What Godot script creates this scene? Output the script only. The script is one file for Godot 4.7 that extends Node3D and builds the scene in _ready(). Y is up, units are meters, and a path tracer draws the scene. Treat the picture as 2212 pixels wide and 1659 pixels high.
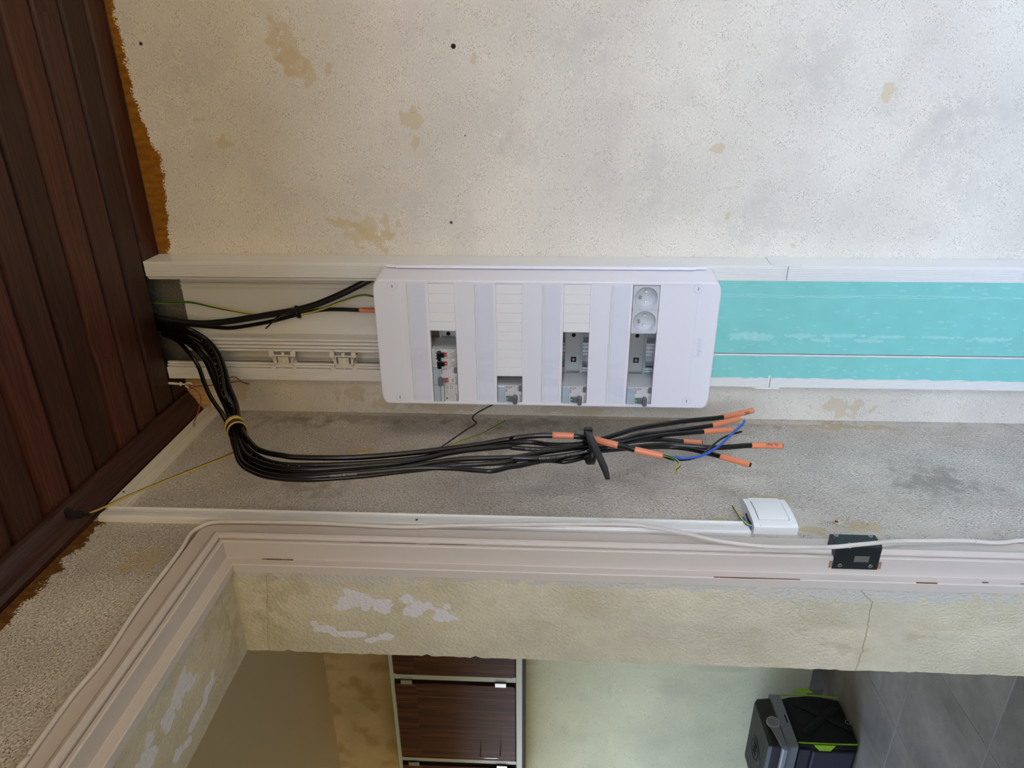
extends Node3D
# An unfinished electrical installation in a hallway corner: the photograph was taken with the phone held
# upright and stored lying on its side, so the camera below is rolled by a quarter turn (world up = picture left).
# Axes: panel wall is the plane z = 0 (x runs to the right along it), door wall is the plane x = 0 (z runs towards the camera).

var M := {}
var used := {}
var uvf = null
var org := Vector3.ZERO
const CEIL := 2.29
const KCEIL := 2.674
const KWALL := -1.414

func _ready() -> void:
	# ------------------------------------------------ camera, sky, exposure
	var th := 0.4265
	var ph := 0.0468
	var ro := 0.0151
	var fwd := Vector3(-sin(th) * cos(ph), sin(ph), -cos(th) * cos(ph))
	var r0 := Vector3(cos(th), 0, -sin(th))
	var u0 := r0.cross(fwd)
	var right := r0 * cos(ro) + u0 * sin(ro)
	var up := u0 * cos(ro) - r0 * sin(ro)
	var cam := Camera3D.new()
	cam.name = "camera"
	cam.transform = Transform3D(Basis(-up, right, -fwd), Vector3(0.6978, 1.5, 1.3712))
	cam.fov = rad_to_deg(2.0 * atan(829.5 / 1508.9))
	cam.near = 0.02
	cam.far = 100.0
	add_child(cam)
	cam.current = true
	var env := Environment.new()
	env.background_mode = Environment.BG_SKY
	var sm := ProceduralSkyMaterial.new()
	sm.sky_top_color = Color(0.74, 0.84, 1.0)
	sm.sky_horizon_color = Color(0.88, 0.93, 1.0)
	sm.ground_bottom_color = Color(0.50, 0.43, 0.31)
	sm.ground_horizon_color = Color(0.56, 0.50, 0.39)
	sm.sky_curve = 0.2
	sm.sky_energy_multiplier = 1.0
	sm.sun_angle_max = 1.0
	var sky := Sky.new()
	sky.sky_material = sm
	env.sky = sky
	env.background_energy_multiplier = 1.0
	env.tonemap_mode = Environment.TONE_MAPPER_LINEAR
	env.tonemap_exposure = 15.0
	env.sdfgi_enabled = true
	env.ssao_enabled = true
	env.ssil_enabled = true
	var we := WorldEnvironment.new()
	we.name = "environment"
	we.environment = env
	add_child(we)
	make_materials()
	# ------------------------------------------------ structure
	build_room()
	build_ceiling()
	build_doorway()
	build_kitchen()
	# ------------------------------------------------ objects
	build_trunking()
	build_panel()
	build_devices()
	build_mini_trunking()
	build_switch()
	build_strike()
	build_cables()
	build_loose_wires()
	build_painted_cable()
	build_cabinet()
	build_bag()

# ====================================================== helpers
func numbered(called: String) -> String:
	var n: int = used.get(called, 0)
	used[called] = n + 1
	return called if n == 0 else "%s_%03d" % [called, n]

func thing(called: String, label: String, category: String, at: Vector3, group := "") -> Node3D:
	var o := Node3D.new()
	o.name = numbered(called)
	add_child(o)
	o.position = at
	o.set_meta("label", label)
	o.set_meta("category", category)
	if group != "":
		o.set_meta("group", group)
	return o

func single(called: String, st: SurfaceTool, m: Material, label: String, category: String, group := "") -> MeshInstance3D:
	var o := obj(numbered(called), st, m, self)
	o.set_meta("label", label)
	o.set_meta("category", category)
	if group != "":
		o.set_meta("group", group)
	return o

func struct(called: String, st: SurfaceTool, m: Material) -> MeshInstance3D:
	var o := obj(called, st, m, self)
	o.set_meta("kind", "structure")
	return o

# every shape is laid out in room coordinates; a part is shifted back by where its thing (and part) stands
func obj(called: String, st: SurfaceTool, m: Material, parent: Node3D) -> MeshInstance3D:
	st.generate_normals()
	var o := MeshInstance3D.new()
	o.name = called
	o.mesh = st.commit()
	o.material_override = null
	o.set_surface_override_material(0, m)
	parent.add_child(o, true)
	var off := Vector3.ZERO
	var p: Node = parent
	while p != self and p is Node3D:
		off += (p as Node3D).position
		p = p.get_parent()
	o.position = -off
	return o

func text(called: String, words: String, height: float, t: Transform3D, m: Material, parent: Node3D, depth := 0.0003, bold := false) -> MeshInstance3D:
	var tm := TextMesh.new()
	var f := SystemFont.new()
	f.font_names = PackedStringArray(["Droid Sans"])
	if bold:
		f.font_weight = 700
	tm.font = f
	tm.text = words
	tm.font_size = 48
	tm.pixel_size = height / 35.0
	tm.depth = depth
	tm.curve_step = 2.0
	tm.material = m
	var o := MeshInstance3D.new()
	o.name = called
	o.mesh = tm
	parent.add_child(o, true)
	var off := Vector3.ZERO
	var p: Node = parent
	while p != self and p is Node3D:
		off += (p as Node3D).position
		p = p.get_parent()
	o.transform = Transform3D(t.basis, t.origin - off)
	return o

func mat(c: Color, rough := 0.6, metal := 0.0, spec := 0.5) -> StandardMaterial3D:
	var m := StandardMaterial3D.new()
	m.albedo_color = c
	m.roughness = rough
	m.metallic = metal
	m.metallic_specular = spec
	return m

func rgb(r: float, g: float, b: float) -> Color:
	return Color(r / 255.0, g / 255.0, b / 255.0)

func ST(smooth := false) -> SurfaceTool:
	var st := SurfaceTool.new()
	st.begin(Mesh.PRIMITIVE_TRIANGLES)
	st.set_smooth_group(0 if smooth else -1)
	return st

func vert(st: SurfaceTool, p: Vector3) -> void:
	if uvf != null:
		st.set_uv(uvf.call(p))
	st.add_vertex(p)

func tri(st: SurfaceTool, a: Vector3, b: Vector3, c: Vector3) -> void:   # counter-clockwise seen from outside
	vert(st, a)
	vert(st, c)
	vert(st, b)

func quad(st: SurfaceTool, a: Vector3, b: Vector3, c: Vector3, d: Vector3) -> void:
	tri(st, a, b, c)
	tri(st, a, c, d)

func quad_out(st: SurfaceTool, a: Vector3, b: Vector3, c: Vector3, d: Vector3, mid: Vector3) -> void:
	if (b - a).cross(c - a).dot((a + c) * 0.5 - mid) >= 0.0:
		quad(st, a, b, c, d)
	else:
		quad(st, d, c, b, a)

func box(st: SurfaceTool, lo: Vector3, hi: Vector3, bev := 0.0) -> void:
	var c := (lo + hi) * 0.5
	var h := (hi - lo) * 0.5
	var b: float = minf(bev, minf(h.x, minf(h.y, h.z)) * 0.9)
	var at := func(ax: int, s: Vector3) -> Vector3:
		var k := Vector3(h.x - b, h.y - b, h.z - b)
		k[ax] = h[ax]
		return c + s * k
	for ax in 3:
		var p: int = (ax + 1) % 3
		var q: int = (ax + 2) % 3
		for s in [-1.0, 1.0]:
			var l: Array[Vector3] = []
			for e in [[-1.0, -1.0], [1.0, -1.0], [1.0, 1.0], [-1.0, 1.0]]:
				var sg := Vector3.ZERO
				sg[ax] = s
				sg[p] = e[0]
				sg[q] = e[1]
				l.append(at.call(ax, sg))
			quad_out(st, l[0], l[1], l[2], l[3], c)
	if b <= 0.0:
		return
	for ax in 3:      # chamfers along the edges parallel to ax
		var p: int = (ax + 1) % 3
		var q: int = (ax + 2) % 3
		for sp in [-1.0, 1.0]:
			for sq in [-1.0, 1.0]:
				var s0 := Vector3.ZERO
				s0[ax] = -1.0
				s0[p] = sp
				s0[q] = sq
				var s1 := s0
				s1[ax] = 1.0
				quad_out(st, at.call(p, s0), at.call(p, s1), at.call(q, s1), at.call(q, s0), c)
	for sx in [-1.0, 1.0]:
		for sy in [-1.0, 1.0]:
			for sz in [-1.0, 1.0]:
				var s := Vector3(sx, sy, sz)
				var a: Vector3 = at.call(0, s)
				var b2: Vector3 = at.call(1, s)
				var d: Vector3 = at.call(2, s)
				if (b2 - a).cross(d - a).dot(a - c) >= 0.0:
					tri(st, a, b2, d)
				else:
					tri(st, a, d, b2)

func bx(x0: float, x1: float, y0: float, y1: float, z0: float, z1: float, bev := 0.0) -> SurfaceTool:
	var st := ST()
	box(st, Vector3(x0, y0, z0), Vector3(x1, y1, z1), bev)
	return st

# prism: outline (u, v) in the plane U, V at o, pushed along W
func prism(st: SurfaceTool, outline: PackedVector2Array, o: Vector3, U: Vector3, V: Vector3, W: Vector3) -> void:
	var poly := outline.duplicate()
	if Geometry2D.is_polygon_clockwise(poly):
		poly.reverse()
	var flip := U.cross(V).dot(W) < 0.0
	var n := poly.size()
	var a := PackedVector3Array()
	for p in poly:
		a.append(o + U * p.x + V * p.y)
	for i in n:
		var j := (i + 1) % n
		if flip:
			quad(st, a[j], a[i], a[i] + W, a[j] + W)
		else:
			quad(st, a[i], a[j], a[j] + W, a[i] + W)
	var t := Geometry2D.triangulate_polygon(poly)
	for k in range(0, t.size(), 3):
		var p0 := a[t[k]]
		var p1 := a[t[k + 1]]
		var p2 := a[t[k + 2]]
		var top := (p1 - p0).cross(p2 - p0).dot(W) > 0.0
		if top:
			tri(st, p0 + W, p1 + W, p2 + W)
			tri(st, p0, p2, p1)
		else:
			tri(st, p0 + W, p2 + W, p1 + W)
			tri(st, p0, p1, p2)

func P(a: Array) -> PackedVector3Array:
	var out := PackedVector3Array()
	for k in range(0, a.size(), 3):
		out.append(Vector3(a[k], a[k + 1], a[k + 2]))
	return out

func L2(a: Array) -> PackedVector2Array:
	var out := PackedVector2Array()
	for k in range(0, a.size(), 2):
		out.append(Vector2(a[k], a[k + 1]))
	return out

func smooth(pts: PackedVector3Array, n := 6) -> PackedVector3Array:
	var out := PackedVector3Array()
	for i in pts.size() - 1:
		var a := pts[maxi(i - 1, 0)]
		var d := pts[mini(i + 2, pts.size() - 1)]
		for k in n:
			out.append(pts[i].cubic_interpolate(pts[i + 1], a, d, k / float(n)))
	out.append(pts[pts.size() - 1])
	return out

func part_y(pts: PackedVector3Array, y1: float, y0: float) -> PackedVector3Array:
	var out := PackedVector3Array()
	for p in pts:
		if p.y <= y1 and p.y >= y0:
			out.append(p)
	return out

func tube(st: SurfaceTool, pts: PackedVector3Array, r: float, sides := 10, tones: Array = [], twist := 0.0) -> void:
	var n := pts.size()
	var t := (pts[1] - pts[0]).normalized()
	var u := t.cross(Vector3(0.3, 0.2, 0.9)).normalized()
	var rings: Array[PackedVector3Array] = []
	for i in n:
		var t2 := (pts[mini(i + 1, n - 1)] - pts[maxi(i - 1, 0)]).normalized()
		u = (u - t2 * u.dot(t2)).normalized()
		var w := t2.cross(u)
		var ring := PackedVector3Array()
		for k in sides:
			var an := TAU * k / sides + twist * i
			ring.append(pts[i] + (u * cos(an) + w * sin(an)) * r)
		rings.append(ring)
	for i in n - 1:
		for k in sides:
			var k2 := (k + 1) % sides
			if tones.size() > 0:
				st.set_color(tones[k * tones.size() / sides])
			quad(st, rings[i][k], rings[i][k2], rings[i + 1][k2], rings[i + 1][k])
	for k in range(1, sides - 1):
		tri(st, rings[0][0], rings[0][k + 1], rings[0][k])
		tri(st, rings[n - 1][0], rings[n - 1][k], rings[n - 1][k + 1])

func tb(pts: PackedVector3Array, r: float, sides := 10) -> SurfaceTool:
	var st := ST(true)
	tube(st, pts, r, sides)
	return st

# turned shape: profile of (distance along axis, radius), from o along axis
func lathe(st: SurfaceTool, o: Vector3, axis: Vector3, prof: PackedVector2Array, sides := 20) -> void:
	var w := axis.normalized()
	var u := w.cross(Vector3(0.31, 0.87, 0.4)).normalized()
	var v := w.cross(u)
	for i in prof.size() - 1:
		for k in sides:
			var a0 := TAU * k / sides
			var a1 := TAU * (k + 1) / sides
			var d0 := u * cos(a0) + v * sin(a0)
			var d1 := u * cos(a1) + v * sin(a1)
			var p := prof[i]
			var q := prof[i + 1]
			var A := o + w * p.x + d0 * p.y
			var B := o + w * p.x + d1 * p.y
			var C := o + w * q.x + d1 * q.y
			var D := o + w * q.x + d0 * q.y
			if p.y < 1e-7:
				tri(st, A, C, D)
			elif q.y < 1e-7:
				tri(st, A, B, C)
			else:
				quad(st, A, B, C, D)

func disc(o: Vector3, axis: Vector3, r: float, h: float, sides := 20, bev := 0.0) -> SurfaceTool:
	var st := ST()
	if bev > 0.0:
		lathe(st, o, axis, L2([0, 0, 0, r, h - bev, r, h, r - bev, h, 0]), sides)
	else:
		lathe(st, o, axis, L2([0, 0, 0, r, h, r, h, 0]), sides)
	return st

# ====================================================== procedural textures
func noise_bytes(w: int, h: int, sd: int, freq: float, oct := 3, type := FastNoiseLite.TYPE_SIMPLEX_SMOOTH) -> PackedByteArray:
	var n := FastNoiseLite.new()
	n.seed = sd
	n.frequency = freq
	n.noise_type = type
	n.fractal_octaves = oct
	if oct <= 1:
		n.fractal_type = FastNoiseLite.FRACTAL_NONE
	var im := n.get_seamless_image(w, h, false, false, 0.1, true) if w <= 256 else n.get_image(w, h, false, false, true)
	im.convert(Image.FORMAT_L8)
	return im.get_data()

func tex(buf: PackedByteArray, w: int, h: int) -> ImageTexture:
	return ImageTexture.create_from_image(Image.create_from_data(w, h, false, Image.FORMAT_RGB8, buf))

func bump(buf: PackedByteArray, w: int, h: int, k: float) -> ImageTexture:
	var im := Image.create_from_data(w, h, false, Image.FORMAT_L8, buf)
	im.convert(Image.FORMAT_RGBA8)
	im.bump_map_to_normal_map(k)
	return ImageTexture.create_from_image(im)

# a patch of another colour with a ragged outline; cx, cy, rx, ry in pixels
func stain(buf: PackedByteArray, w: int, h: int, nz: PackedByteArray, cx: float, cy: float, rx: float, ry: float, c: Color, a: float, ragged := 0.9, soft := 0.08) -> void:
	for j in range(maxi(0, int(cy - ry * 1.6)), mini(h, int(cy + ry * 1.6))):
		for i in range(maxi(0, int(cx - rx * 1.6)), mini(w, int(cx + rx * 1.6))):
			var dx := (i - cx) / rx
			var dy := (j - cy) / ry
			var d := sqrt(dx * dx + dy * dy) + (nz[j * w + i] / 255.0 - 0.5) * 2.0 * ragged
			if d < 1.0:
				var k := a * clampf((1.0 - d) / soft, 0.0, 1.0)
				var o := (j * w + i) * 3
				buf[o] = int(lerpf(buf[o], c.r * 255.0, k))
				buf[o + 1] = int(lerpf(buf[o + 1], c.g * 255.0, k))
				buf[o + 2] = int(lerpf(buf[o + 2], c.b * 255.0, k))

func line(buf: PackedByteArray, w: int, h: int, pts: Array, c: Color, sd: int, jit := 2.0) -> void:
	var rng := RandomNumberGenerator.new()
	rng.seed = sd
	for s in pts.size() - 1:
		var a: Vector2 = pts[s]
		var b: Vector2 = pts[s + 1]
		var n := int(a.distance_to(b)) + 1
		var off := 0.0
		for k in n:
			off = clampf(off + rng.randf_range(-0.7, 0.7), -jit, jit)
			var p := a.lerp(b, k / float(n)) + (b - a).orthogonal().normalized() * off
			var i := int(p.x)
			var j := int(p.y)
			if i >= 0 and i < w and j >= 0 and j < h:
				var o := (j * w + i) * 3
				buf[o] = int(c.r * 255)
				buf[o + 1] = int(c.g * 255)
				buf[o + 2] = int(c.b * 255)

func plaster(w: int, h: int, sd: int, c: Color, coarse: float, fine: float, pits: float, pit_c: Color, smudge: float, smudge_c: Color) -> Array:
	var n1 := noise_bytes(w, h, sd, 0.004, 4)
	var n2 := noise_bytes(w, h, sd + 1, 0.03, 3)
	var n3 := noise_bytes(w, h, sd + 2, 0.26, 2)
	var n4 := noise_bytes(w, h, sd + 3, 0.0065, 3)
	var n5 := noise_bytes(w, h, sd + 4, 0.71, 1, FastNoiseLite.TYPE_SIMPLEX)
	var buf := PackedByteArray()
	buf.resize(w * h * 3)
	var hb := PackedByteArray()
	hb.resize(w * h)
	var cr := c.r * 255.0
	var cg := c.g * 255.0
	var cb := c.b * 255.0
	for o in w * h:
		var v := 1.0 + (n1[o] - 128) * coarse + (n2[o] - 128) * coarse * 0.5 + (n3[o] - 128) * fine
		var s := clampf((n4[o] - 150) * 0.014, 0.0, 1.0) * smudge * (0.5 + n3[o] * 0.004)
		var pit := 0.0
		if n5[o] > 218:
			pit = clampf((n5[o] - 218) * 0.06, 0.0, 1.0) * pits * clampf((n2[o] - 84) * 0.012, 0.0, 1.0)
		var q := o * 3
		var r := lerpf(cr * v, smudge_c.r * 255.0, s)
		var g := lerpf(cg * v, smudge_c.g * 255.0, s)
		var b := lerpf(cb * v, smudge_c.b * 255.0, s)
		buf[q] = clampi(int(lerpf(r, pit_c.r * 255.0, pit)), 0, 255)
		buf[q + 1] = clampi(int(lerpf(g, pit_c.g * 255.0, pit)), 0, 255)
		buf[q + 2] = clampi(int(lerpf(b, pit_c.b * 255.0, pit)), 0, 255)
		hb[o] = clampi(int(96 + n3[o] * 0.22 + n2[o] * 0.3 - pit * 90.0), 0, 255)
	return [buf, hb, n2, n3]

func textured(buf: PackedByteArray, hb: PackedByteArray, w: int, h: int, k: float, rough: float, ns := 1.0) -> StandardMaterial3D:
	var m := mat(Color.WHITE, rough, 0.0, 0.35)
	m.albedo_texture = tex(buf, w, h)
	m.normal_enabled = true
	m.normal_texture = bump(hb, w, h, k)
	m.normal_scale = ns
	return m

func streaks(w: int, h: int, sd: int, dark: Color, light: Color, fu: float, fv: float) -> ImageTexture:
	var n := FastNoiseLite.new()
	n.seed = sd
	n.frequency = 1.0
	n.fractal_octaves = 3
	var n2 := FastNoiseLite.new()
	n2.seed = sd + 7
	n2.frequency = 1.0
	var buf := PackedByteArray()
	buf.resize(w * h * 3)
	for j in h:
		for i in w:
			var warp := n2.get_noise_2d(i * fu * 1.5, j * fv * 0.12) * 1.4
			var k := 0.5 + 0.62 * n.get_noise_2d(i * fu, j * fv + warp)
			k += 0.12 * n2.get_noise_2d(i * fu * 3.0, j * fv * 4.0)
			var c := dark.lerp(light, clampf(k, 0.0, 1.0))
			var o := (j * w + i) * 3
			buf[o] = int(c.r * 255)
			buf[o + 1] = int(c.g * 255)
			buf[o + 2] = int(c.b * 255)
	return tex(buf, w, h)

func make_materials() -> void:
	# --- panel wall: off-white smoothed plaster, 1.5 m wide picture over the full height
	var w := 1280
	var h := 2048
	var pl := plaster(w, h, 11, rgb(229, 223, 211), 0.0003, 0.0003, 0.55, rgb(120, 112, 98), 0.18, rgb(196, 190, 182))
	var buf: PackedByteArray = pl[0]
	var nz: PackedByteArray = pl[2]
	var px := w / 1.5
	var py := h / 2.4
	var beige := rgb(210, 190, 150)
	for s in [[0.73, 1.97, 0.05, 0.022], [0.70, 1.955, 0.022, 0.03], [0.745, 1.992, 0.03, 0.012], [0.69, 1.90, 0.012, 0.008], [0.40, 1.855, 0.03, 0.045], [0.385, 1.84, 0.02, 0.03], [0.415, 1.90, 0.012, 0.035], [0.42, 1.795, 0.01, 0.01], [0.605, 1.755, 0.016, 0.016], [0.575, 1.75, 0.012, 0.01], [0.63, 1.75, 0.008, 0.009], [0.715, 1.635, 0.01, 0.006], [0.61, 2.165, 0.006, 0.012], [0.57, 2.12, 0.012, 0.02], [0.56, 1.185, 0.01, 0.012], [0.38, 1.02, 0.006, 0.008], [0.435, 1.155, 0.008, 0.004], [0.65, 0.90, 0.012, 0.012]]:
		stain(buf, w, h, nz, s[0] * px, (2.4 - s[1]) * py, s[0] * 0.0 + s[2] * px, s[3] * py, beige, 0.5, 1.15, 0.25)
	# bare patches of plaster on the strip between trunking and corner
	for s in [[0.03, 1.83, 0.02, 0.05], [0.05, 1.93, 0.02, 0.03], [0.02, 1.72, 0.015, 0.06], [0.012, 1.45, 0.01, 0.08], [0.06, 2.2, 0.05, 0.05], [0.03, 0.86, 0.02, 0.05]]:
		stain(buf, w, h, nz, s[0] * px, (2.4 - s[1]) * py, s[2] * px, s[3] * py, rgb(200, 178, 140), 0.4, 1.0, 0.2)
	for s in [[0.60, 1.60, 0.05, 0.025], [0.56, 1.55, 0.035, 0.05], [0.58, 0.80, 0.06, 0.06], [0.48, 0.72, 0.05, 0.05], [0.62, 0.76, 0.03, 0.06], [0.5, 1.30, 0.05, 0.035], [0.72, 1.45, 0.05, 0.05], [0.45, 1.76, 0.03, 0.04], [0.42, 1.10, 0.05, 0.06], [0.70, 2.15, 0.05, 0.05], [0.62, 2.2, 0.04, 0.04], [0.70, 1.02, 0.06, 0.05]]:
		stain(buf, w, h, nz, s[0] * px, (2.4 - s[1]) * py, s[2] * px, s[3] * py, rgb(178, 173, 166), 0.13, 1.2, 0.8)
	# old brown glue left along the ceiling
	var edge := [[0.0, 0.02], [0.36, 0.022], [0.45, 0.035], [0.50, 0.042], [0.55, 0.040], [0.62, 0.018], [0.68, 0.015], [0.81, 0.012], [1.5, 0.018]]
	for i in w:
		var x := i / px
		var lim := 0.015
		for k in edge.size() - 1:
			if x >= edge[k][0] and x <= edge[k + 1][0]:
				lim = lerpf(edge[k][1], edge[k + 1][1], (x - edge[k][0]) / (edge[k + 1][0] - edge[k][0]))
		for j in range(0, int((2.4 - 2.22) * py)):
			var d: float = 2.29 - (2.4 - j / py) + (nz[j * w + i] / 255.0 - 0.5) * 0.014 + (pl[3][j * w + i] / 255.0 - 0.5) * 0.012
			if d < lim:
				var o := (j * w + i) * 3
				var g := rgb(168, 112, 30).lerp(rgb(120, 74, 20), nz[(j * w + i * 3) % (w * h)] / 255.0)
				buf[o] = int(g.r * 255)
				buf[o + 1] = int(g.g * 255)
				buf[o + 2] = int(g.b * 255)
	M.panel_wall = textured(buf, pl[1], w, h, 2.2, 0.85, 0.5)
	# --- door wall: grey rough plaster, 1.2 m wide picture
	w = 1024
	px = w / 1.2
	pl = plaster(w, h, 31, rgb(196, 188, 176), 0.0007, 0.0014, 0.8, rgb(92, 85, 75), 0.3, rgb(168, 158, 144))
	buf = pl[0]
	nz = pl[2]
	for s in [[0.37, 1.10, 0.05, 0.08], [0.405, 1.02, 0.03, 0.10], [0.40, 0.85, 0.025, 0.12], [0.40, 1.6, 0.008, 0.3], [0.42, 1.20, 0.02, 0.06]]:
		stain(buf, w, h, nz, s[0] * px, (2.4 - s[1]) * py, s[2] * px, s[3] * py, rgb(200, 192, 180), 0.75, 0.8, 0.35)
	for s in [[0.31, 1.10, 0.015, 0.03], [0.385, 0.975, 0.014, 0.04], [0.40, 1.055, 0.012, 0.02], [0.385, 1.22, 0.012, 0.05], [0.52, 2.13, 0.03, 0.03], [0.012, 1.2, 0.012, 0.25], [0.01, 1.72, 0.01, 0.03], [0.02, 0.9, 0.02, 0.2]]:
		stain(buf, w, h, nz, s[0] * px, (2.4 - s[1]) * py, s[2] * px, s[3] * py, rgb(190, 168, 130), 0.7, 0.9, 0.3)
	for s in [[0.03, 1.9, 0.03, 0.16], [0.04, 1.55, 0.03, 0.14], [0.03, 1.1, 0.02, 0.12], [0.05, 2.05, 0.03, 0.1], [0.30, 1.93, 0.05, 0.06], [0.14, 1.62, 0.05, 0.08], [0.24, 0.78, 0.06, 0.08]]:
		stain(buf, w, h, nz, s[0] * px, (2.4 - s[1]) * py, s[2] * px, s[3] * py, rgb(120, 113, 104), 0.35, 1.1, 0.8)
	for s in [[0.008, 1.75, 0.006, 0.2], [0.006, 1.35, 0.006, 0.2], [0.012, 1.0, 0.012, 0.16], [0.012, 0.7, 0.014, 0.2]]:
		stain(buf, w, h, nz, s[0] * px, (2.4 - s[1]) * py, s[2] * px, s[3] * py, rgb(206, 200, 190), 0.8, 1.0, 0.25)
	for i in range(int(0.425 * px), w):
		for j in range(0, int(0.26 * py)):
			var d: float = 2.262 - (2.4 - j / py) + (nz[j * w + i] / 255.0 - 0.5) * 0.03 + (pl[3][j * w + i] / 255.0 - 0.5) * 0.016
			if d < 0.022:
				var o := (j * w + i) * 3
				var g := rgb(126, 84, 34).lerp(rgb(84, 52, 20), nz[(j * w + i * 3) % (w * h)] / 255.0)
				buf[o] = int(g.r * 255)
				buf[o + 1] = int(g.g * 255)
				buf[o + 2] = int(g.b * 255)
	M.door_wall = textured(buf, pl[1], w, h, 6.0, 0.95, 0.9)
	# --- painted lining of the doorway: 0.2 m deep, crinkled cream paint over white
	w = 256
	h = 2048
	pl = plaster(w, h, 57, rgb(206, 197, 172), 0.0005, 0.0002, 0.25, rgb(120, 108, 76), 0.3, rgb(184, 172, 136))
	buf = pl[0]
	nz = pl[2]
	px = w / 0.21
	py = h / 2.1
	for s in [[0.085, 1.80, 0.020, 0.030], [0.10, 1.76, 0.014, 0.022], [0.10, 1.70, 0.016, 0.022], [0.085, 1.715, 0.010, 0.010], [0.115, 1.66, 0.012, 0.020], [0.105, 1.83, 0.006, 0.012], [0.15, 1.86, 0.008, 0.016], [0.163, 1.82, 0.008, 0.030], [0.172, 1.78, 0.006, 0.014], [0.165, 1.755, 0.008, 0.010], [0.11, 1.72, 0.006, 0.008], [0.095, 1.655, 0.006, 0.006], [0.14, 1.875, 0.005, 0.008]]:
		stain(buf, w, h, nz, s[0] * px, (2.1 - s[1]) * py, s[2] * px, s[3] * py, rgb(222, 218, 222), 1.0, 0.75, 0.04)
	for s in [[0.045, 1.85, 0.010, 0.18], [0.045, 1.0, 0.016, 0.22], [0.045, 0.6, 0.012, 0.2], [0.042, 1.35, 0.006, 0.25]]:
		stain(buf, w, h, nz, s[0] * px, (2.1 - s[1]) * py, s[2] * px, s[3] * py, rgb(198, 194, 186), 0.85, 0.8, 0.2)
	for s in [[0.12, 1.09, 0.006, 0.02], [0.15, 1.03, 0.006, 0.02], [0.13, 0.9, 0.008, 0.02], [0.16, 1.0, 0.01, 0.03], [0.09, 1.94, 0.05, 0.02], [0.15, 1.95, 0.05, 0.02], [0.06, 1.9, 0.02, 0.03]]:
		stain(buf, w, h, nz, s[0] * px, (2.1 - s[1]) * py, s[2] * px, s[3] * py, rgb(178, 166, 132), 0.32, 1.0, 0.3)
	line(buf, w, h, [Vector2(0.04 * px, (2.1 - 1.008) * py), Vector2(0.06 * px, (2.1 - 0.987) * py), Vector2(0.09 * px, (2.1 - 0.985) * py), Vector2(0.165 * px, (2.1 - 0.981) * py), Vector2(0.205 * px, (2.1 - 0.985) * py)], rgb(126, 114, 88), 4)
	line(buf, w, h, [Vector2(0.04 * px, (2.1 - 1.939) * py), Vector2(0.205 * px, (2.1 - 1.962) * py)], rgb(160, 148, 118), 5)
	var hb: PackedByteArray = noise_bytes(w, h, 71, 0.12, 3)
	M.lining = textured(buf, hb, w, h, 3.0, 0.75, 0.6)
	M.lining_plain = mat(rgb(198, 190, 160), 0.8)
	var hn := bump(noise_bytes(256, 256, 72, 0.05, 3), 256, 256, 4.0)
	M.lining_plain.normal_enabled = true
	M.lining_plain.normal_texture = hn
	M.lining_plain.normal_scale = 0.7
	M.lining_plain.uv1_triplanar = true
	M.lining_plain.uv1_world_triplanar = true
	M.lining_plain.uv1_scale = Vector3(4, 4, 4)
	# --- kitchen plaster, tiling
	w = 512
	pl = plaster(w, w, 91, rgb(222, 219, 184), 0.00025, 0.0002, 0.45, rgb(110, 108, 88), 0.25, rgb(190, 188, 162))
	M.kitchen_wall = textured(pl[0], pl[1], w, w, 2.0, 0.9, 0.4)
	M.kitchen_wall.uv1_triplanar = true
	M.kitchen_wall.uv1_world_triplanar = true
	M.kitchen_wall.uv1_scale = Vector3(0.9, 0.9, 0.9)
	pl = plaster(w, w, 95, rgb(206, 186, 150), 0.0005, 0.0003, 0.4, rgb(120, 96, 60), 0.6, rgb(172, 148, 104))
	M.kitchen_stained = textured(pl[0], pl[1], w, w, 2.0, 0.9, 0.5)
	M.kitchen_stained.uv1_triplanar = true
	M.kitchen_stained.uv1_world_triplanar = true
	M.kitchen_stained.uv1_scale = Vector3(1.3, 1.3, 1.3)
	pl = plaster(w, w, 131, rgb(150, 144, 137), 0.0009, 0.0004, 0.2, rgb(80, 77, 74), 0.4, rgb(132, 127, 121))
	for k in 4:
		var tm := textured(pl[0], pl[1], w, w, 1.0, 0.55, 0.25)
		tm.albedo_color = Color(1, 1, 1) * (0.92 + 0.05 * k)
		tm.uv1_triplanar = true
		tm.uv1_world_triplanar = true
		tm.uv1_offset = Vector3(0.31 * k, 0.17 * k, 0.53 * k)
		tm.uv1_scale = Vector3(1.1, 1.1, 1.1)
		M["tile_%d" % k] = tm
	pl = plaster(w, w, 151, rgb(120, 117, 110), 0.0012, 0.0008, 0.8, rgb(50, 48, 44), 0.4, rgb(84, 82, 78))
	M.concrete = textured(pl[0], pl[1], w, w, 6.0, 0.95, 0.9)
	M.concrete.uv1_triplanar = true
	M.concrete.uv1_world_triplanar = true
	M.concrete.uv1_scale = Vector3(2, 2, 2)
	# --- woods
	var grain := streaks(1024, 128, 5, rgb(54, 27, 19), rgb(100, 57, 42), 0.005, 0.11)
	var tints := [Color(1, 1, 1), Color(0.80, 0.80, 0.82), Color(1.0, 0.93, 0.9), Color(0.70, 0.68, 0.66), Color(0.88, 0.86, 0.85)]
	for k in 5:
		var pm := mat(tints[k], 0.42, 0.0, 0.4)
		pm.albedo_texture = grain
		M["plank_%d" % k] = pm
	M.crown = mat(rgb(74, 38, 28), 0.4)
	M.crown.albedo_texture = grain
	M.crown.albedo_color = Color(0.75, 0.72, 0.72)
	M.batten = mat(Color.WHITE, 0.8)
	M.batten.albedo_texture = streaks(128, 128, 15, rgb(176, 132, 78), rgb(226, 192, 138), 0.15, 0.02)
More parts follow.
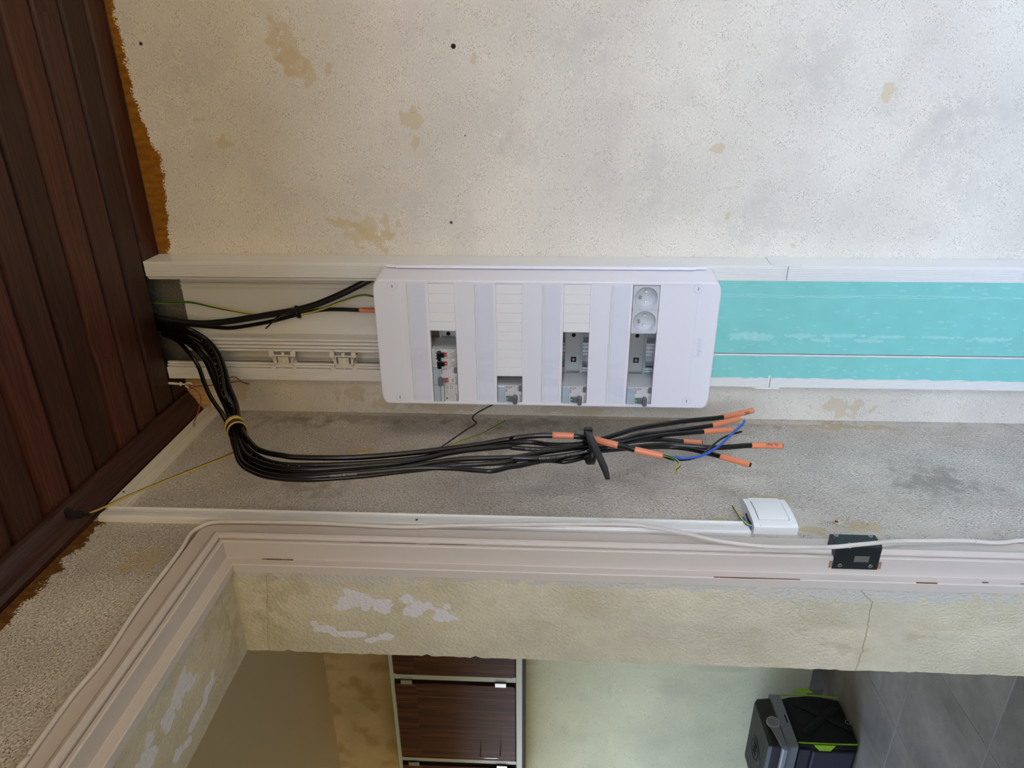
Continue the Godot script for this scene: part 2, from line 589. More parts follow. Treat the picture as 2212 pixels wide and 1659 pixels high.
	M.batten.uv1_triplanar = true
	M.batten.uv1_world_triplanar = true
	M.batten.uv1_scale = Vector3(9, 9, 9)
	M.door_wood = mat(Color.WHITE, 0.5, 0.0, 0.3)
	M.door_wood.albedo_texture = streaks(256, 512, 25, rgb(36, 16, 11), rgb(118, 70, 48), 0.075, 0.002)
	# --- plain materials
	M.groove = mat(rgb(24, 12, 9), 0.7)
	M.frame_paint = mat(rgb(205, 194, 184), 0.42)
	M.cable_paint = mat(rgb(212, 203, 193), 0.5)
	M.pvc = mat(rgb(236, 236, 233), 0.36)
	M.pvc_mini = mat(rgb(240, 239, 236), 0.35)
	M.pvc_aged = mat(rgb(229, 222, 206), 0.4)
	M.enclosure = mat(rgb(236, 236, 244), 0.42)
	M.blank = mat(rgb(240, 240, 242), 0.45)
	M.device = mat(rgb(206, 206, 207), 0.5)
	M.device_side = mat(rgb(176, 176, 176), 0.6)
	M.socket_grey = mat(rgb(204, 207, 213), 0.4)
	M.relief_shade = mat(rgb(219, 220, 231), 0.5)  # darker tone paints in the shading of the moulded name and frame
	M.steel = mat(rgb(190, 196, 200), 0.38, 0.9)
	M.steel_pin = mat(rgb(200, 200, 200), 0.2, 1.0)
	M.zinc = mat(rgb(170, 170, 168), 0.35, 0.85)
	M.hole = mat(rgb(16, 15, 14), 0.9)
	M.black = mat(rgb(11, 11, 13), 0.26)
	M.black_soft = mat(rgb(16, 16, 18), 0.38)
	M.black_tie = mat(rgb(15, 15, 17), 0.45)
	M.orange = mat(rgb(230, 138, 98), 0.36)
	M.blue = mat(rgb(38, 92, 190), 0.4)
	M.copper = mat(rgb(150, 84, 58), 0.45)
	M.brown_wire = mat(rgb(52, 32, 26), 0.45)
	M.yellow_wire = mat(rgb(196, 168, 92), 0.5)
	M.stripe = mat(Color.WHITE, 0.42)
	M.stripe.vertex_color_use_as_albedo = true
	M.red = mat(rgb(196, 48, 52), 0.5)
	M.green = mat(rgb(58, 150, 110), 0.5)
	M.led = mat(rgb(150, 200, 110), 0.4)
	M.handle_grey = mat(rgb(104, 104, 112), 0.45)
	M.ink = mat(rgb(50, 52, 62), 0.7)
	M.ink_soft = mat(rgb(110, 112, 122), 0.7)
	M.ink_print = mat(rgb(160, 160, 162), 0.6)
	M.marker = mat(rgb(44, 46, 70), 0.8)
	M.red_line = mat(rgb(190, 70, 70), 0.6)
	M.paper = mat(rgb(236, 239, 252), 0.6)
	M.paper_white = mat(rgb(232, 236, 240), 0.6)
	M.window_clear = mat(Color(0.97, 0.98, 1.0, 0.04), 0.08)
	M.window_clear.transparency = BaseMaterial3D.TRANSPARENCY_ALPHA
	M.window_blue = mat(rgb(178, 194, 208), 0.2)
	M.switch = mat(rgb(238, 237, 235), 0.4)
	M.strike = mat(rgb(28, 33, 36), 0.4)
	M.strike_edge = mat(rgb(74, 72, 76), 0.6)
	M.cab_white = mat(rgb(196, 202, 190), 0.4)
	M.fabric = mat(rgb(22, 23, 26), 0.85)
	M.fabric_blue = mat(rgb(46, 48, 62), 0.7)
	M.lid = mat(rgb(40, 42, 40), 0.6)
	M.grey_plastic = mat(rgb(132, 136, 140), 0.5)
	M.lime = mat(rgb(158, 204, 40), 0.6)
	M.room_wall = mat(rgb(220, 212, 196), 0.9)
	M.room_floor = mat(rgb(176, 160, 138), 0.6)
	M.kitchen_ceiling = mat(rgb(196, 180, 146), 0.9)
	M.grout = mat(rgb(168, 165, 160), 0.9)
	# --- turquoise film with air bubbles
	w = 256
	h = 1024
	var fbuf := PackedByteArray()
	fbuf.resize(w * h * 3)
	var f1 := noise_bytes(w, h, 301, 0.01, 2)
	for o in w * h:
		var k := 1.0 + (f1[o] - 128) * 0.00012
		fbuf[o * 3] = int(134 * k)
		fbuf[o * 3 + 1] = int(209 * k)
		fbuf[o * 3 + 2] = int(203 * k)
	var pale := rgb(170, 221, 217)
	var rng := RandomNumberGenerator.new()
	rng.seed = 9
	var fn := noise_bytes(w, h, 302, 0.05, 2)
	for k in 150:
		var u := rng.randf()
		var row: float = [0.06, 0.1, 0.42, 0.5, 0.62, 0.78, 0.82, 0.9][k % 8]
		stain(fbuf, w, h, fn, (row + rng.randf_range(-0.05, 0.05)) * w, u * h, rng.randf_range(1.5, 4.0), rng.randf_range(4, 14), pale, rng.randf_range(0.3, 0.7), 0.5, 0.3)
	for s in [[0.75, 0.12, 0.05, 0.03], [0.75, 0.155, 0.06, 0.03], [0.76, 0.19, 0.05, 0.03], [0.74, 0.30, 0.03, 0.05], [0.73, 0.42, 0.025, 0.06], [0.74, 0.55, 0.02, 0.06], [0.80, 0.36, 0.03, 0.03], [0.80, 0.50, 0.03, 0.04], [0.74, 0.7, 0.02, 0.06], [0.76, 0.85, 0.03, 0.06]]:
		stain(fbuf, w, h, fn, s[0] * w, s[1] * h, s[2] * w, s[3] * h, pale, 0.75, 0.5, 0.1)
	for r in [0.19, 0.21]:
		var l := []
		for k in 24:
			l.append(Vector2((r + rng.randf_range(-0.012, 0.012)) * w, k * h / 23.0))
		line(fbuf, w, h, l, rgb(196, 232, 230), 40 + int(r * 100), 2.0)
	M.film = mat(Color.WHITE, 0.22)
	M.film.albedo_texture = tex(fbuf, w, h)

# ====================================================== the setting
func build_room() -> void:
	var st := ST()
	# panel wall, with its raw masonry going on above the false ceiling
	uvf = func(p: Vector3) -> Vector2: return Vector2(p.x / 1.5, (2.4 - p.y) / 2.4)
	box(st, Vector3(0, 0, -0.2), Vector3(2.8, CEIL, 0))
	var wr := struct("wall_right", st, M.panel_wall)
	uvf = null
	obj("masonry_above_ceiling", bx(0, 2.8, CEIL, 2.62, -0.2, -0.002), M.concrete, wr)
	obj("bare_masonry", bx(0.109, 0.352, 2.235, CEIL, -0.001, 0.0012), M.concrete, wr)
	for a in [[0.74, 2.239, 0.0035, "zinc"], [0.421, 1.688, 0.004, "zinc"], [0.582, 1.655, 0.002, "zinc"]]:
		obj("wall_plug", disc(Vector3(a[0], a[1], -0.001), Vector3.BACK, a[2], 0.002, 12), M[a[3]], wr)
		obj("plug_hole", disc(Vector3(a[0], a[1], 0.0005), Vector3.BACK, a[2] * 0.5, 0.0008, 10), M.hole, wr)
	obj("wall_plug", disc(Vector3(0.732, 1.671, -0.001), Vector3.BACK, 0.0045, 0.002, 12), mat(rgb(92, 40, 34), 0.7), wr)
	obj("plug_hole", disc(Vector3(0.732, 1.671, 0.0005), Vector3.BACK, 0.003, 0.001, 12), M.hole, wr)
	struct("trim_2", bx(0.0, 0.078, 2.246, CEIL - 0.0005, 0.0, 0.007, 0.001), M.batten)
	# door wall: two piers and the lintel over the doorway
	st = ST()
	uvf = func(p: Vector3) -> Vector2: return Vector2(p.z / 1.2, (2.4 - p.y) / 2.4)
	box(st, Vector3(-0.2, 0, KWALL - 0.2), Vector3(-0.036, 2.8, 0.496))
	box(st, Vector3(-0.2, 2.002, 0.496), Vector3(-0.036, 2.8, 1.366))
	box(st, Vector3(-0.2, 0, 1.366), Vector3(-0.036, 2.8, 3.0))
	box(st, Vector3(-0.036, 0, KWALL - 0.2), Vector3(0, 2.8, 0.478))
	box(st, Vector3(-0.036, 2.014, 0.478), Vector3(0, 2.8, 1.386))
	box(st, Vector3(-0.036, 0, 1.386), Vector3(0, 2.8, 3.0))
	var wl := struct("wall_left", st, M.door_wall)
	# plaster lining of the doorway, its far arris slightly broken
	uvf = func(p: Vector3) -> Vector2: return Vector2(-p.x / 0.21, (2.1 - p.y) / 2.1)
	st = ST()
	var rng := RandomNumberGenerator.new()
	rng.seed = 3
	var n := 220
	var e := []
	for k in n + 1:
		e.append(-0.204 + rng.randf_range(-0.0012, 0.0012) + (0.004 if rng.randf() < 0.04 else 0.0))
	for k in n:
		var y0 := 2.0 * k / n
		var y1 := 2.0 * (k + 1) / n
		quad(st, Vector3(e[k], y0, 0.4982), Vector3(-0.03, y0, 0.4982), Vector3(-0.03, y1, 0.4982), Vector3(e[k + 1], y1, 0.4982))
		quad(st, Vector3(e[k], y0, 0.494), Vector3(e[k], y0, 0.4982), Vector3(e[k + 1], y1, 0.4982), Vector3(e[k + 1], y1, 0.494))
	obj("doorway_lining", st, M.lining, wl)
	uvf = null
	uvf = func(p: Vector3) -> Vector2: return Vector2(-p.x / 0.21, 0.055 + (p.z - 0.5) / 2.1)
	obj("lintel_lining", bx(-0.204, -0.03, 1.9985, 2.003, 0.4965, 1.366), M.lining, wl)
	uvf = null
	obj("far_lining", bx(-0.204, -0.03, 0, 2.0, 1.363, 1.368), M.lining_plain, wl)
	obj("wall_plug", disc(Vector3(0.0, 1.007, 0.379), Vector3.RIGHT, 0.006, 0.002, 12), mat(rgb(206, 190, 160), 0.8), wl)
	obj("plug_hole", disc(Vector3(0.0015, 1.009, 0.377), Vector3.RIGHT, 0.003, 0.001, 10), mat(rgb(120, 40, 34), 0.8), wl)
	# rest of the hallway, outside the picture: floor, two walls with window openings, slab above
	struct("floor", bx(-0.2, 2.8, -0.1, 0, -0.2, 3.0), M.room_floor)
	st = ST()
	box(st, Vector3(2.8, 0, -0.2), Vector3(3.0, 2.62, 1.05))
	box(st, Vector3(2.8, 0, 2.05), Vector3(3.0, 2.62, 3.0))
	box(st, Vector3(2.8, 0, 1.05), Vector3(3.0, 0.9, 2.05))
	box(st, Vector3(2.8, 2.0, 1.05), Vector3(3.0, 2.62, 2.05))
	struct("wall_far_side", st, M.room_wall)
	st = ST()
	box(st, Vector3(-0.2, 0, 3.0), Vector3(0.5, 2.8, 3.2))
	box(st, Vector3(2.3, 0, 3.0), Vector3(3.0, 2.62, 3.2))
	box(st, Vector3(0.5, 0, 3.0), Vector3(2.3, 0.6, 3.2))
	box(st, Vector3(0.5, 2.12, 3.0), Vector3(2.3, 2.62, 3.2))
	struct("wall_back", st, M.room_wall)
	struct("slab_above", bx(-0.2, 3.0, 2.62, 2.8, -0.2, 3.2), M.concrete)
	window_frame("window_1", Vector3(2.85, 0.9, 1.05), Vector3(2.85, 2.0, 2.05))
	window_frame("window_2", Vector3(0.5, 0.6, 3.05), Vector3(2.3, 2.12, 3.05))

func window_frame(called: String, a: Vector3, b: Vector3) -> void:
	var o := Node3D.new()
	o.name = called
	add_child(o)
	o.set_meta("kind", "structure")
	var d := Vector3(0.05, 0, 0) if absf(b.x - a.x) < 0.01 else Vector3(0, 0, 0.05)
	var w := (b - a) * Vector3(1, 0, 1)
	var hgt := b.y - a.y
	var u := w.normalized() * 0.06
	for f in [0.0, 0.47, 0.5, 0.97]:
		var p: Vector3 = a + w * f
		var st := ST()
		box(st, p, p + u + Vector3(0, hgt, 0) + d, 0.004)
		obj("stile", st, M.frame_paint, o)
	for y in [0.0, hgt - 0.06]:
		var st := ST()
		box(st, a + Vector3(0, y, 0), a + w + Vector3(0, y + 0.06, 0) + d, 0.004)
		obj("rail", st, M.frame_paint, o)

func plank(called: String, x0: float, x1: float, z0: float, z1: float, m: Material, parent: Node3D, sd: int) -> void:
	var y := CEIL
	uvf = func(p: Vector3) -> Vector2: return Vector2(p.x / 1.5 + sd * 0.37, (p.z - z0) / 0.09 + p.y * 5.0 + sd * 0.61)
	var st := ST()
	prism(st, L2([z0, y + 0.014, z0, y + 0.0075, z0 + 0.0035, y, z1 - 0.0125, y, z1 - 0.0085, y + 0.0075, z1, y + 0.0075, z1, y + 0.014]), Vector3(x0, 0, 0), Vector3.BACK, Vector3.UP, Vector3(x1 - x0, 0, 0))
	obj(called, st, m, parent)
	uvf = null

func build_ceiling() -> void:
	var c := struct("ceiling", bx(-0.0, 2.8, CEIL + 0.014, CEIL + 0.03, 0.068, 3.0), M.groove)
	var rng := RandomNumberGenerator.new()
	rng.seed = 21
	plank("plank", 0.0, 0.108, 0.0, 0.065, M.plank_3, c, 1)
	plank("plank", 0.353, 2.8, 0.0, 0.065, M.plank_4, c, 2)
	var order := [3, 4, 2, 3, 1, 2, 1, 4]
	var z := 0.065
	var k := 0
	while z < 3.0:
		var m: Material = M["plank_%d" % (order[k] if k < order.size() else rng.randi() % 5)]
		plank("plank", 0.0, 2.8, z, minf(z + 0.0705, 3.0), m, c, k + 3)
		z += 0.0705
		k += 1
	# dark cove moulding along the door wall
	uvf = func(p: Vector3) -> Vector2: return Vector2(p.z / 1.5, p.x * 9.0 + p.y * 4.0)
	var st := ST()
	var prof := L2([0, 2.2615, 0.009, 2.2615, 0.012, 2.265, 0.016, 2.268, 0.024, 2.2695, 0.032, 2.273, 0.040, 2.2785, 0.045, 2.2835, 0.052, 2.2845, 0.052, CEIL, 0, CEIL])
	prism(st, prof, Vector3(0, 0, 0.012), Vector3.RIGHT, Vector3.UP, Vector3(0, 0, 2.98))
	var t := struct("trim_1", st, M.crown)
	# splintered end in the corner
	st = ST()
	prism(st, L2([0, 2.262, 0.008, 2.2615, 0.017, 2.269, 0.02, 2.272, 0.03, 2.276, 0.033, 2.281, 0.04, 2.283, 0.042, CEIL, 0, CEIL]), Vector3(0, 0, 0.0075), Vector3.RIGHT, Vector3.UP, Vector3(0, 0, 0.005))
	obj("splintered_end", st, M.crown, t)
	uvf = null
	# hole bored through the moulding for the pull-through wire
	obj("drilled_hole", disc(Vector3(0.037, 2.2765, 0.452), Vector3(0.6, -0.75, 0), 0.008, 0.0012, 16), M.hole, t)

func sweep_frame(prof: PackedVector2Array, called: String, m: Material, parent: Node3D) -> void:
	# prof: (distance inwards from the outer edge, x); jamb, head and far jamb meet in mitres
	var ztop := 0.437
	var zfar := 1.426
	var y0 := 2.061
	var n := prof.size()
	var st := ST()
	for i in n - 1:
		var p := prof[i]
		var q := prof[i + 1]
		quad(st, Vector3(q.y, 0, ztop + q.x), Vector3(p.y, 0, ztop + p.x), Vector3(p.y, y0 - p.x * 1.1, ztop + p.x), Vector3(q.y, y0 - q.x * 1.1, ztop + q.x))
	obj(called, st, m, parent)
	st = ST()
	for i in n - 1:
		var p := prof[i]
		var q := prof[i + 1]
		quad(st, Vector3(q.y, y0 - q.x * 1.1, ztop + q.x), Vector3(p.y, y0 - p.x * 1.1, ztop + p.x), Vector3(p.y, y0 - p.x * 1.1, zfar - p.x), Vector3(q.y, y0 - q.x * 1.1, zfar - q.x))
	obj(called, st, m, parent)
	st = ST()
	for i in n - 1:
		var p := prof[i]
		var q := prof[i + 1]
		quad(st, Vector3(p.y, 0, zfar - p.x), Vector3(q.y, 0, zfar - q.x), Vector3(q.y, y0 - q.x * 1.1, zfar - q.x), Vector3(p.y, y0 - p.x * 1.1, zfar - p.x))
	obj(called, st, m, parent)

func build_doorway() -> void:
	var d := Node3D.new()
	d.name = "door_1"
	add_child(d)
	d.set_meta("kind", "structure")
	sweep_frame(L2([0, 0, 0, 0.010, 0.0015, 0.0115, 0.024, 0.0125, 0.0265, 0.0145, 0.029, 0.017, 0.033, 0.0185, 0.037, 0.017, 0.0385, 0.013, 0.0388, 0.002]), "casing", M.frame_paint, d)
	sweep_frame(L2([0.0402, 0.001, 0.0403, 0.0105, 0.0415, 0.0115, 0.0455, 0.0115, 0.047, 0.010, 0.047, -0.0205, 0.0476, -0.021, 0.061, -0.021, 0.0625, -0.0225, 0.0625, -0.036, 0.055, -0.037]), "frame_member", M.frame_paint, d)
	var rng := RandomNumberGenerator.new()
	rng.seed = 77
	# bare brown wood where the paint has chipped off the arrises
	for a in [[1.235, 1.105, -0.0208, 0.4985], [0.93, 0.90, -0.0208, 0.4985], [0.83, 0.822, -0.0205, 0.494], [0.775, 0.768, -0.0205, 0.495], [1.79, 1.70, 0.0110, 0.4775], [1.68, 1.62, 0.0110, 0.4775], [1.95, 1.90, -0.0203, 0.4855]]:
		var st := ST()
		var y: float = a[0]
		while y > a[1]:
			var l := minf(rng.randf_range(0.006, 0.018), y - a[1] + 0.001)
			var wd := rng.randf_range(0.0002, 0.0009)
			box(st, Vector3(a[2] - 0.0008, y - l, a[3] - wd), Vector3(a[2] + 0.0004, y, a[3] + wd))
			y -= l * rng.randf_range(0.8, 1.05)
		var o := obj("paint_chip", st, mat(rgb(112, 74, 48), 0.8), d)
		o.set_meta("label", "brown chips where paint came off the frame")

func build_kitchen() -> void:
	var st := ST()
	box(st, Vector3(-4.4, 0, KWALL - 0.2), Vector3(-0.2, 2.8, KWALL))
	var kw := struct("wall_kitchen", st, M.kitchen_wall)
	obj("stained_strip", bx(-4.2, -0.2, 2.235, KCEIL, KWALL, KWALL + 0.002), M.kitchen_stained, kw)
	# skirting tiles
	var x := -0.94
	while x > -4.2:
		obj("skirting_tile", bx(maxf(x - 0.4575, -4.2), x, 0.0, 0.075, KWALL, KWALL + 0.009, 0.001), M["tile_%d" % (int(-x * 7.0) % 4)], kw)
		x -= 0.46
	struct("ceiling_kitchen", bx(-4.4, -0.2, KCEIL, 2.8, KWALL - 0.2, 2.6), M.kitchen_ceiling)
	st = ST()
	box(st, Vector3(-4.4, 0, KWALL - 0.2), Vector3(-4.2, 2.8, -0.9))
	box(st, Vector3(-4.4, 0, 1.3), Vector3(-4.2, 2.8, 2.6))
	box(st, Vector3(-4.4, 0, -0.9), Vector3(-4.2, 0.95, 1.3))
	box(st, Vector3(-4.4, 2.0, -0.9), Vector3(-4.2, 2.8, 1.3))
	struct("wall_kitchen_side", st, M.kitchen_wall)
	struct("wall_kitchen_back", bx(-4.4, -0.2, 0, 2.8, 2.4, 2.6), M.kitchen_wall)
	window_frame("window_3", Vector3(-4.3, 0.95, -0.9), Vector3(-4.3, 2.0, 1.3))
	# tiled floor: a bed of pale grout and square tiles
	var f := struct("floor_kitchen", bx(-4.4, -0.2, -0.1, -0.0012, KWALL - 0.2, 2.6), M.grout)
	var rng := RandomNumberGenerator.new()
	rng.seed = 8
	var xi := -1.387 + 0.458 * 3
	while xi > -4.2:
		var zi := -0.327 - 0.46 * 3
		while zi < 2.4:
			var lo := Vector3(maxf(xi - 0.458, -4.2) + 0.0017, -0.008, maxf(zi, KWALL) + 0.0017)
			var hi := Vector3(minf(xi, -0.2) - 0.0017, rng.randf_range(-0.0004, 0.0002), minf(zi + 0.46, 2.4) - 0.0017)
			if hi.x - lo.x > 0.01 and hi.z - lo.z > 0.01:
				st = ST()
				box(st, lo, hi, 0.0012)
				obj("floor_tile", st, M["tile_%d" % (rng.randi() % 4)], f)
			zi += 0.46
		xi -= 0.458

# ====================================================== cable trunking behind and below the panel
func ribbed(x0: float, x1: float, z: float, n: int) -> PackedVector2Array:
	var out := PackedVector2Array()
	for k in n:
		var a := lerpf(x0, x1, k / float(n))
		var b := lerpf(x0, x1, (k + 0.62) / n)
		var c := lerpf(x0, x1, (k + 0.93) / n)
		out.append(Vector2(a, z))
		out.append(Vector2(b, z))
		out.append(Vector2(b, z - 0.0016))
		out.append(Vector2(c + 0.0001 * signf(x1 - x0), z - 0.0016))
	out.append(Vector2(x1, z))
	return out

func build_trunking() -> void:
	var t := thing("cable_trunking", "wide white plastic cable trunking running down the wall behind the distribution board", "trunking", Vector3(0.23, 0, 0))
	var D := 0.065
	for seg in [[CEIL - 0.001, 1.05], [1.0494, 0.002]]:
		var h: float = seg[0] - seg[1]
		var o := Vector3(0, seg[1], 0)
		# right side wall with ribbed front lip
		var prof := L2([0.355, 0.0015, 0.355, D - 0.001, 0.354, D])
		prof.append_array(ribbed(0.3515, 0.3255, D, 8))
		prof.append_array(L2([0.3255, D - 0.011, 0.3232, D - 0.011, 0.3232, D - 0.0045, 0.3205, D - 0.0045, 0.3205, D - 0.009, 0.3175, D - 0.009, 0.3175, D - 0.0135, 0.3285, D - 0.0135, 0.3285, D - 0.004, 0.351, D - 0.004, 0.351, 0.0015]))
		var st := ST()
		prism(st, prof, o, Vector3.RIGHT, Vector3.BACK, Vector3(0, h, 0))
		obj("side_wall", st, M.pvc, t)
		prof = L2([0.105, 0.0015, 0.109, 0.0015, 0.109, D - 0.004, 0.1275, D - 0.004, 0.1275, D - 0.0135, 0.1405, D - 0.0135, 0.1405, D - 0.0075, 0.1375, D - 0.0075, 0.1375, D - 0.0115, 0.1355, D - 0.0115, 0.1355, D - 0.0045, 0.1328, D - 0.0045, 0.1328, D - 0.011, 0.1305, D - 0.011])
		prof.append_array(ribbed(0.1305, 0.107, D, 7))
		prof.append_array(L2([0.106, D, 0.105, D - 0.001]))
		st = ST()
		prism(st, prof, o, Vector3.RIGHT, Vector3.BACK, Vector3(0, h, 0))
		obj("side_wall", st, M.pvc, t)
		# double partition between the two channels
		var top: float = minf(h, 2.246 - seg[1])
		prof = L2([0.176, 0.004, 0.178, 0.004, 0.178, 0.043, 0.184, 0.043, 0.184, 0.004, 0.186, 0.004, 0.186, 0.046, 0.193, 0.046, 0.193, 0.0555, 0.1895, 0.0555, 0.1895, 0.049, 0.1865, 0.049, 0.1865, 0.0565, 0.1815, 0.0565, 0.1815, 0.049, 0.1785, 0.049, 0.1785, 0.0565, 0.1735, 0.0565, 0.1735, 0.049, 0.1705, 0.049, 0.1705, 0.0545, 0.166, 0.0545, 0.166, 0.046, 0.176, 0.046])
		st = ST()
		prism(st, prof, o, Vector3.RIGHT, Vector3.BACK, Vector3(0, top, 0))
		obj("partition", st, M.pvc, t)
		# back plate in two channels
		var tb_: float = minf(h, 2.256 - seg[1])
		st = ST()
		box(st, o + Vector3(0.184, 0, 0.0015), o + Vector3(0.351, tb_, 0.004))
		for rx in [0.2835, 0.2935]:
			box(st, o + Vector3(rx, 0, 0.004), o + Vector3(rx + 0.0035, tb_, 0.0085), 0.0008)
		obj("back_plate", st, M.pvc, t)
		st = ST()
		box(st, o + Vector3(0.109, 0, 0.0015), o + Vector3(0.178, minf(h, 2.236 - seg[1]), 0.004))
		box(st, o + Vector3(0.130, 0, 0.004), o + Vector3(0.133, minf(h, 2.236 - seg[1]), 0.022), 0.0008)
		obj("back_plate", st, M.pvc, t)
	# screw slots and a hole in the back plate
	for a in [[0.228, 2.245], [0.232, 1.953]]:
		var st := ST()
		var ring := L2([])
		for k in 16:
			var an := TAU * k / 16.0
			ring.append(Vector2(a[0] + 0.003 * cos(an), a[1] + 0.003 * sin(an) + (0.007 if sin(an) > 0 else -0.007)))
		prism(st, ring, Vector3(0, 0, 0.0039), Vector3.RIGHT, Vector3.UP, Vector3(0, 0, 0.0014))
		obj("slot_rim", st, M.pvc, t)
		obj("slot", bx(a[0] - 0.001, a[0] + 0.001, a[1] - 0.006, a[1] + 0.006, 0.0052, 0.0056), M.pvc_aged, t)
	obj("knockout", disc(Vector3(0.309, 2.063, 0.0039), Vector3.BACK, 0.005, 0.0006, 14), M.hole, t)
	# covers below the panel, still in their turquoise protective film
	var wide := obj("cover", bx(0.1785, 0.3265, 0.004, 1.205, 0.061, 0.0645, 0.001), M.pvc, t)
	var narrow := obj("cover", bx(0.1265, 0.1735, 0.004, 1.205, 0.061, 0.0645, 0.001), M.pvc, t)
	uvf = func(p: Vector3) -> Vector2: return Vector2((0.327 - p.x) / 0.149, (1.2 - p.y) / 0.66)
	obj("protective_film", bx(0.1792, 0.3262, 0.02, 1.204, 0.0645, 0.0649), M.film, wide).set_meta("label", "turquoise protective film with air bubbles")
	uvf = func(p: Vector3) -> Vector2: return Vector2((0.327 - p.x) / 0.149 * 0.8 + 0.1, (1.32 - p.y) / 0.55)
	var st := ST()
	var rng := RandomNumberGenerator.new()
	rng.seed = 12
	var y := 1.204
	var xl := 0.1268
	while y > 0.02:
		var y2 := y - rng.randf_range(0.006, 0.02)
		var x2 := 0.1262 + rng.randf_range(-0.0012, 0.0016)
		quad(st, Vector3(xl, y, 0.0652), Vector3(x2, y2, 0.0656), Vector3(0.1732, y2, 0.065), Vector3(0.1732, y, 0.065))
		quad(st, Vector3(xl, y, 0.0652), Vector3(xl, y, 0.0640), Vector3(x2, y2, 0.0640), Vector3(x2, y2, 0.0656))
		y = y2
		xl = x2
	obj("protective_film", st, M.film, narrow).set_meta("label", "turquoise protective film with a ragged edge")
	uvf = null
	obj("cover_lip", bx(0.1738, 0.1765, 0.004, 1.205, 0.056, 0.0655, 0.0008), M.pvc, t)
	# joint pieces where the two lengths meet
	for s in [[0.355, 1.0], [0.105, -1.0]]:
		st = ST()
		var x0: float = s[0]
		var sg: float = s[1]
		prism(st, L2([0.002, 1.072, 0.060, 1.078, 0.0655, 1.073, 0.0655, 1.027, 0.060, 1.022, 0.002, 1.028]), Vector3(x0, 0, 0), Vector3.BACK, Vector3.UP, Vector3(0.003 * sg, 0, 0))
		box(st, Vector3(minf(x0, x0 - sg * 0.027), 1.0485, 0.0652), Vector3(maxf(x0, x0 - sg * 0.027), 1.0515, 0.0662))
		obj("joint_piece", st, M.pvc, t)
		obj("joint_gap_shade", bx(minf(x0, x0 - sg * 0.027), maxf(x0, x0 - sg * 0.027), 1.0468, 1.0485, 0.0649, 0.0654), M.ink_soft, t)  # dark strip painting the shade in the gap between the two lengths
	# two retaining clips across the small channel
	var c := clip("white plastic retaining clip in the trunking, nearer to the ceiling", Vector3(0.1465, 2.040, 0.0585))
	c.set_meta("group", "retaining clips in the trunking")
	var c2 := c.duplicate()
	c2.name = numbered("retaining_clip")
	add_child(c2)
	c2.position = Vector3(0.1465, 1.914, 0.0585)
	c2.set_meta("label", "white plastic retaining clip in the trunking, nearer to the distribution board")

func clip(label: String, at: Vector3) -> Node3D:
	var t := thing("retaining_clip", label, "clip", at)
	var m: Material = mat(rgb(226, 220, 212), 0.5)
	var o := at
	for sy in [-1.0, 1.0]:
		for sx in [-1.0, 1.0]:
			var p := o + Vector3(sx * 0.0165, sy * 0.0225, 0.006)
			var st := ST()
			box(st, p - Vector3(0.005, 0.005, 0.004), p + Vector3(0.005, 0.005, 0.001), 0.0006)
			box(st, p + Vector3(-0.003 if sx > 0 else -0.009, -0.003, -0.006), p + Vector3(0.009 if sx > 0 else 0.003, 0.003, -0.004), 0.0004)
			obj("hook", st, m, t)
		# bowed side web
		var web := ST()
		var pts := L2([])
		for k in 9:
			var f := k / 8.0
			pts.append(Vector2(lerpf(-0.013, 0.013, f), sy * (0.0255 - 0.006 * sin(PI * f))))
		for k in range(8, -1, -1):
			var f := k / 8.0
			pts.append(Vector2(lerpf(-0.013, 0.013, f), sy * (0.0235 - 0.006 * sin(PI * f))))
		prism(web, pts, o + Vector3(0, 0, -0.018), Vector3.RIGHT, Vector3.UP, Vector3(0, 0, 0.0235))
		obj("side_web", web, m, t)
	var g := ST()
	for x in [-0.0095, 0.0125]:
		box(g, o + Vector3(x - 0.0012, -0.0185, 0.0), o + Vector3(x + 0.0012, 0.0185, 0.004), 0.0003)
	for y in [-0.0165, 0.0165]:
		box(g, o + Vector3(-0.0095, y - 0.001, -0.002), o + Vector3(0.0125, y + 0.001, 0.004), 0.0003)
	box(g, o + Vector3(-0.011, -0.0105, 0.0), o + Vector3(0.0085, 0.0105, 0.001))
	for k in 4:
		for s in [-1.0, 1.0]:
			box(g, o + Vector3(-0.0055 + k * 0.0045, minf(s * 0.0035, s * 0.0095), 0.001), o + Vector3(-0.004 + k * 0.0045, maxf(s * 0.0035, s * 0.0095), 0.0035), 0.0002)
	for s in [-1.0, 1.0]:
		box(g, o + Vector3(-0.0105, s * 0.0105 - 0.0006, 0.001), o + Vector3(0.009, s * 0.0105 + 0.0006, 0.0035))
		box(g, o + Vector3(-0.0105, s * 0.003 - 0.0005, 0.001), o + Vector3(0.009, s * 0.003 + 0.0005, 0.0035))
	box(g, o + Vector3(-0.0205, -0.0015, 0.0), o + Vector3(-0.011, 0.0015, 0.003), 0.0004)
	box(g, o + Vector3(0.0125, -0.003, 0.0), o + Vector3(0.0195, 0.003, 0.0025), 0.0004)
	obj("grid", g, m, t)
	obj("eyelet", disc(o + Vector3(-0.0075, 0, 0.001), Vector3.BACK, 0.0025, 0.003, 12), m, t)
	return t

# ====================================================== distribution board
const ROW := 0.125
const MODULE := 0.0183
const MX := 0.0985
const PF := 0.1403

func row_y(r: int) -> float:
	return 1.693 - ROW * r

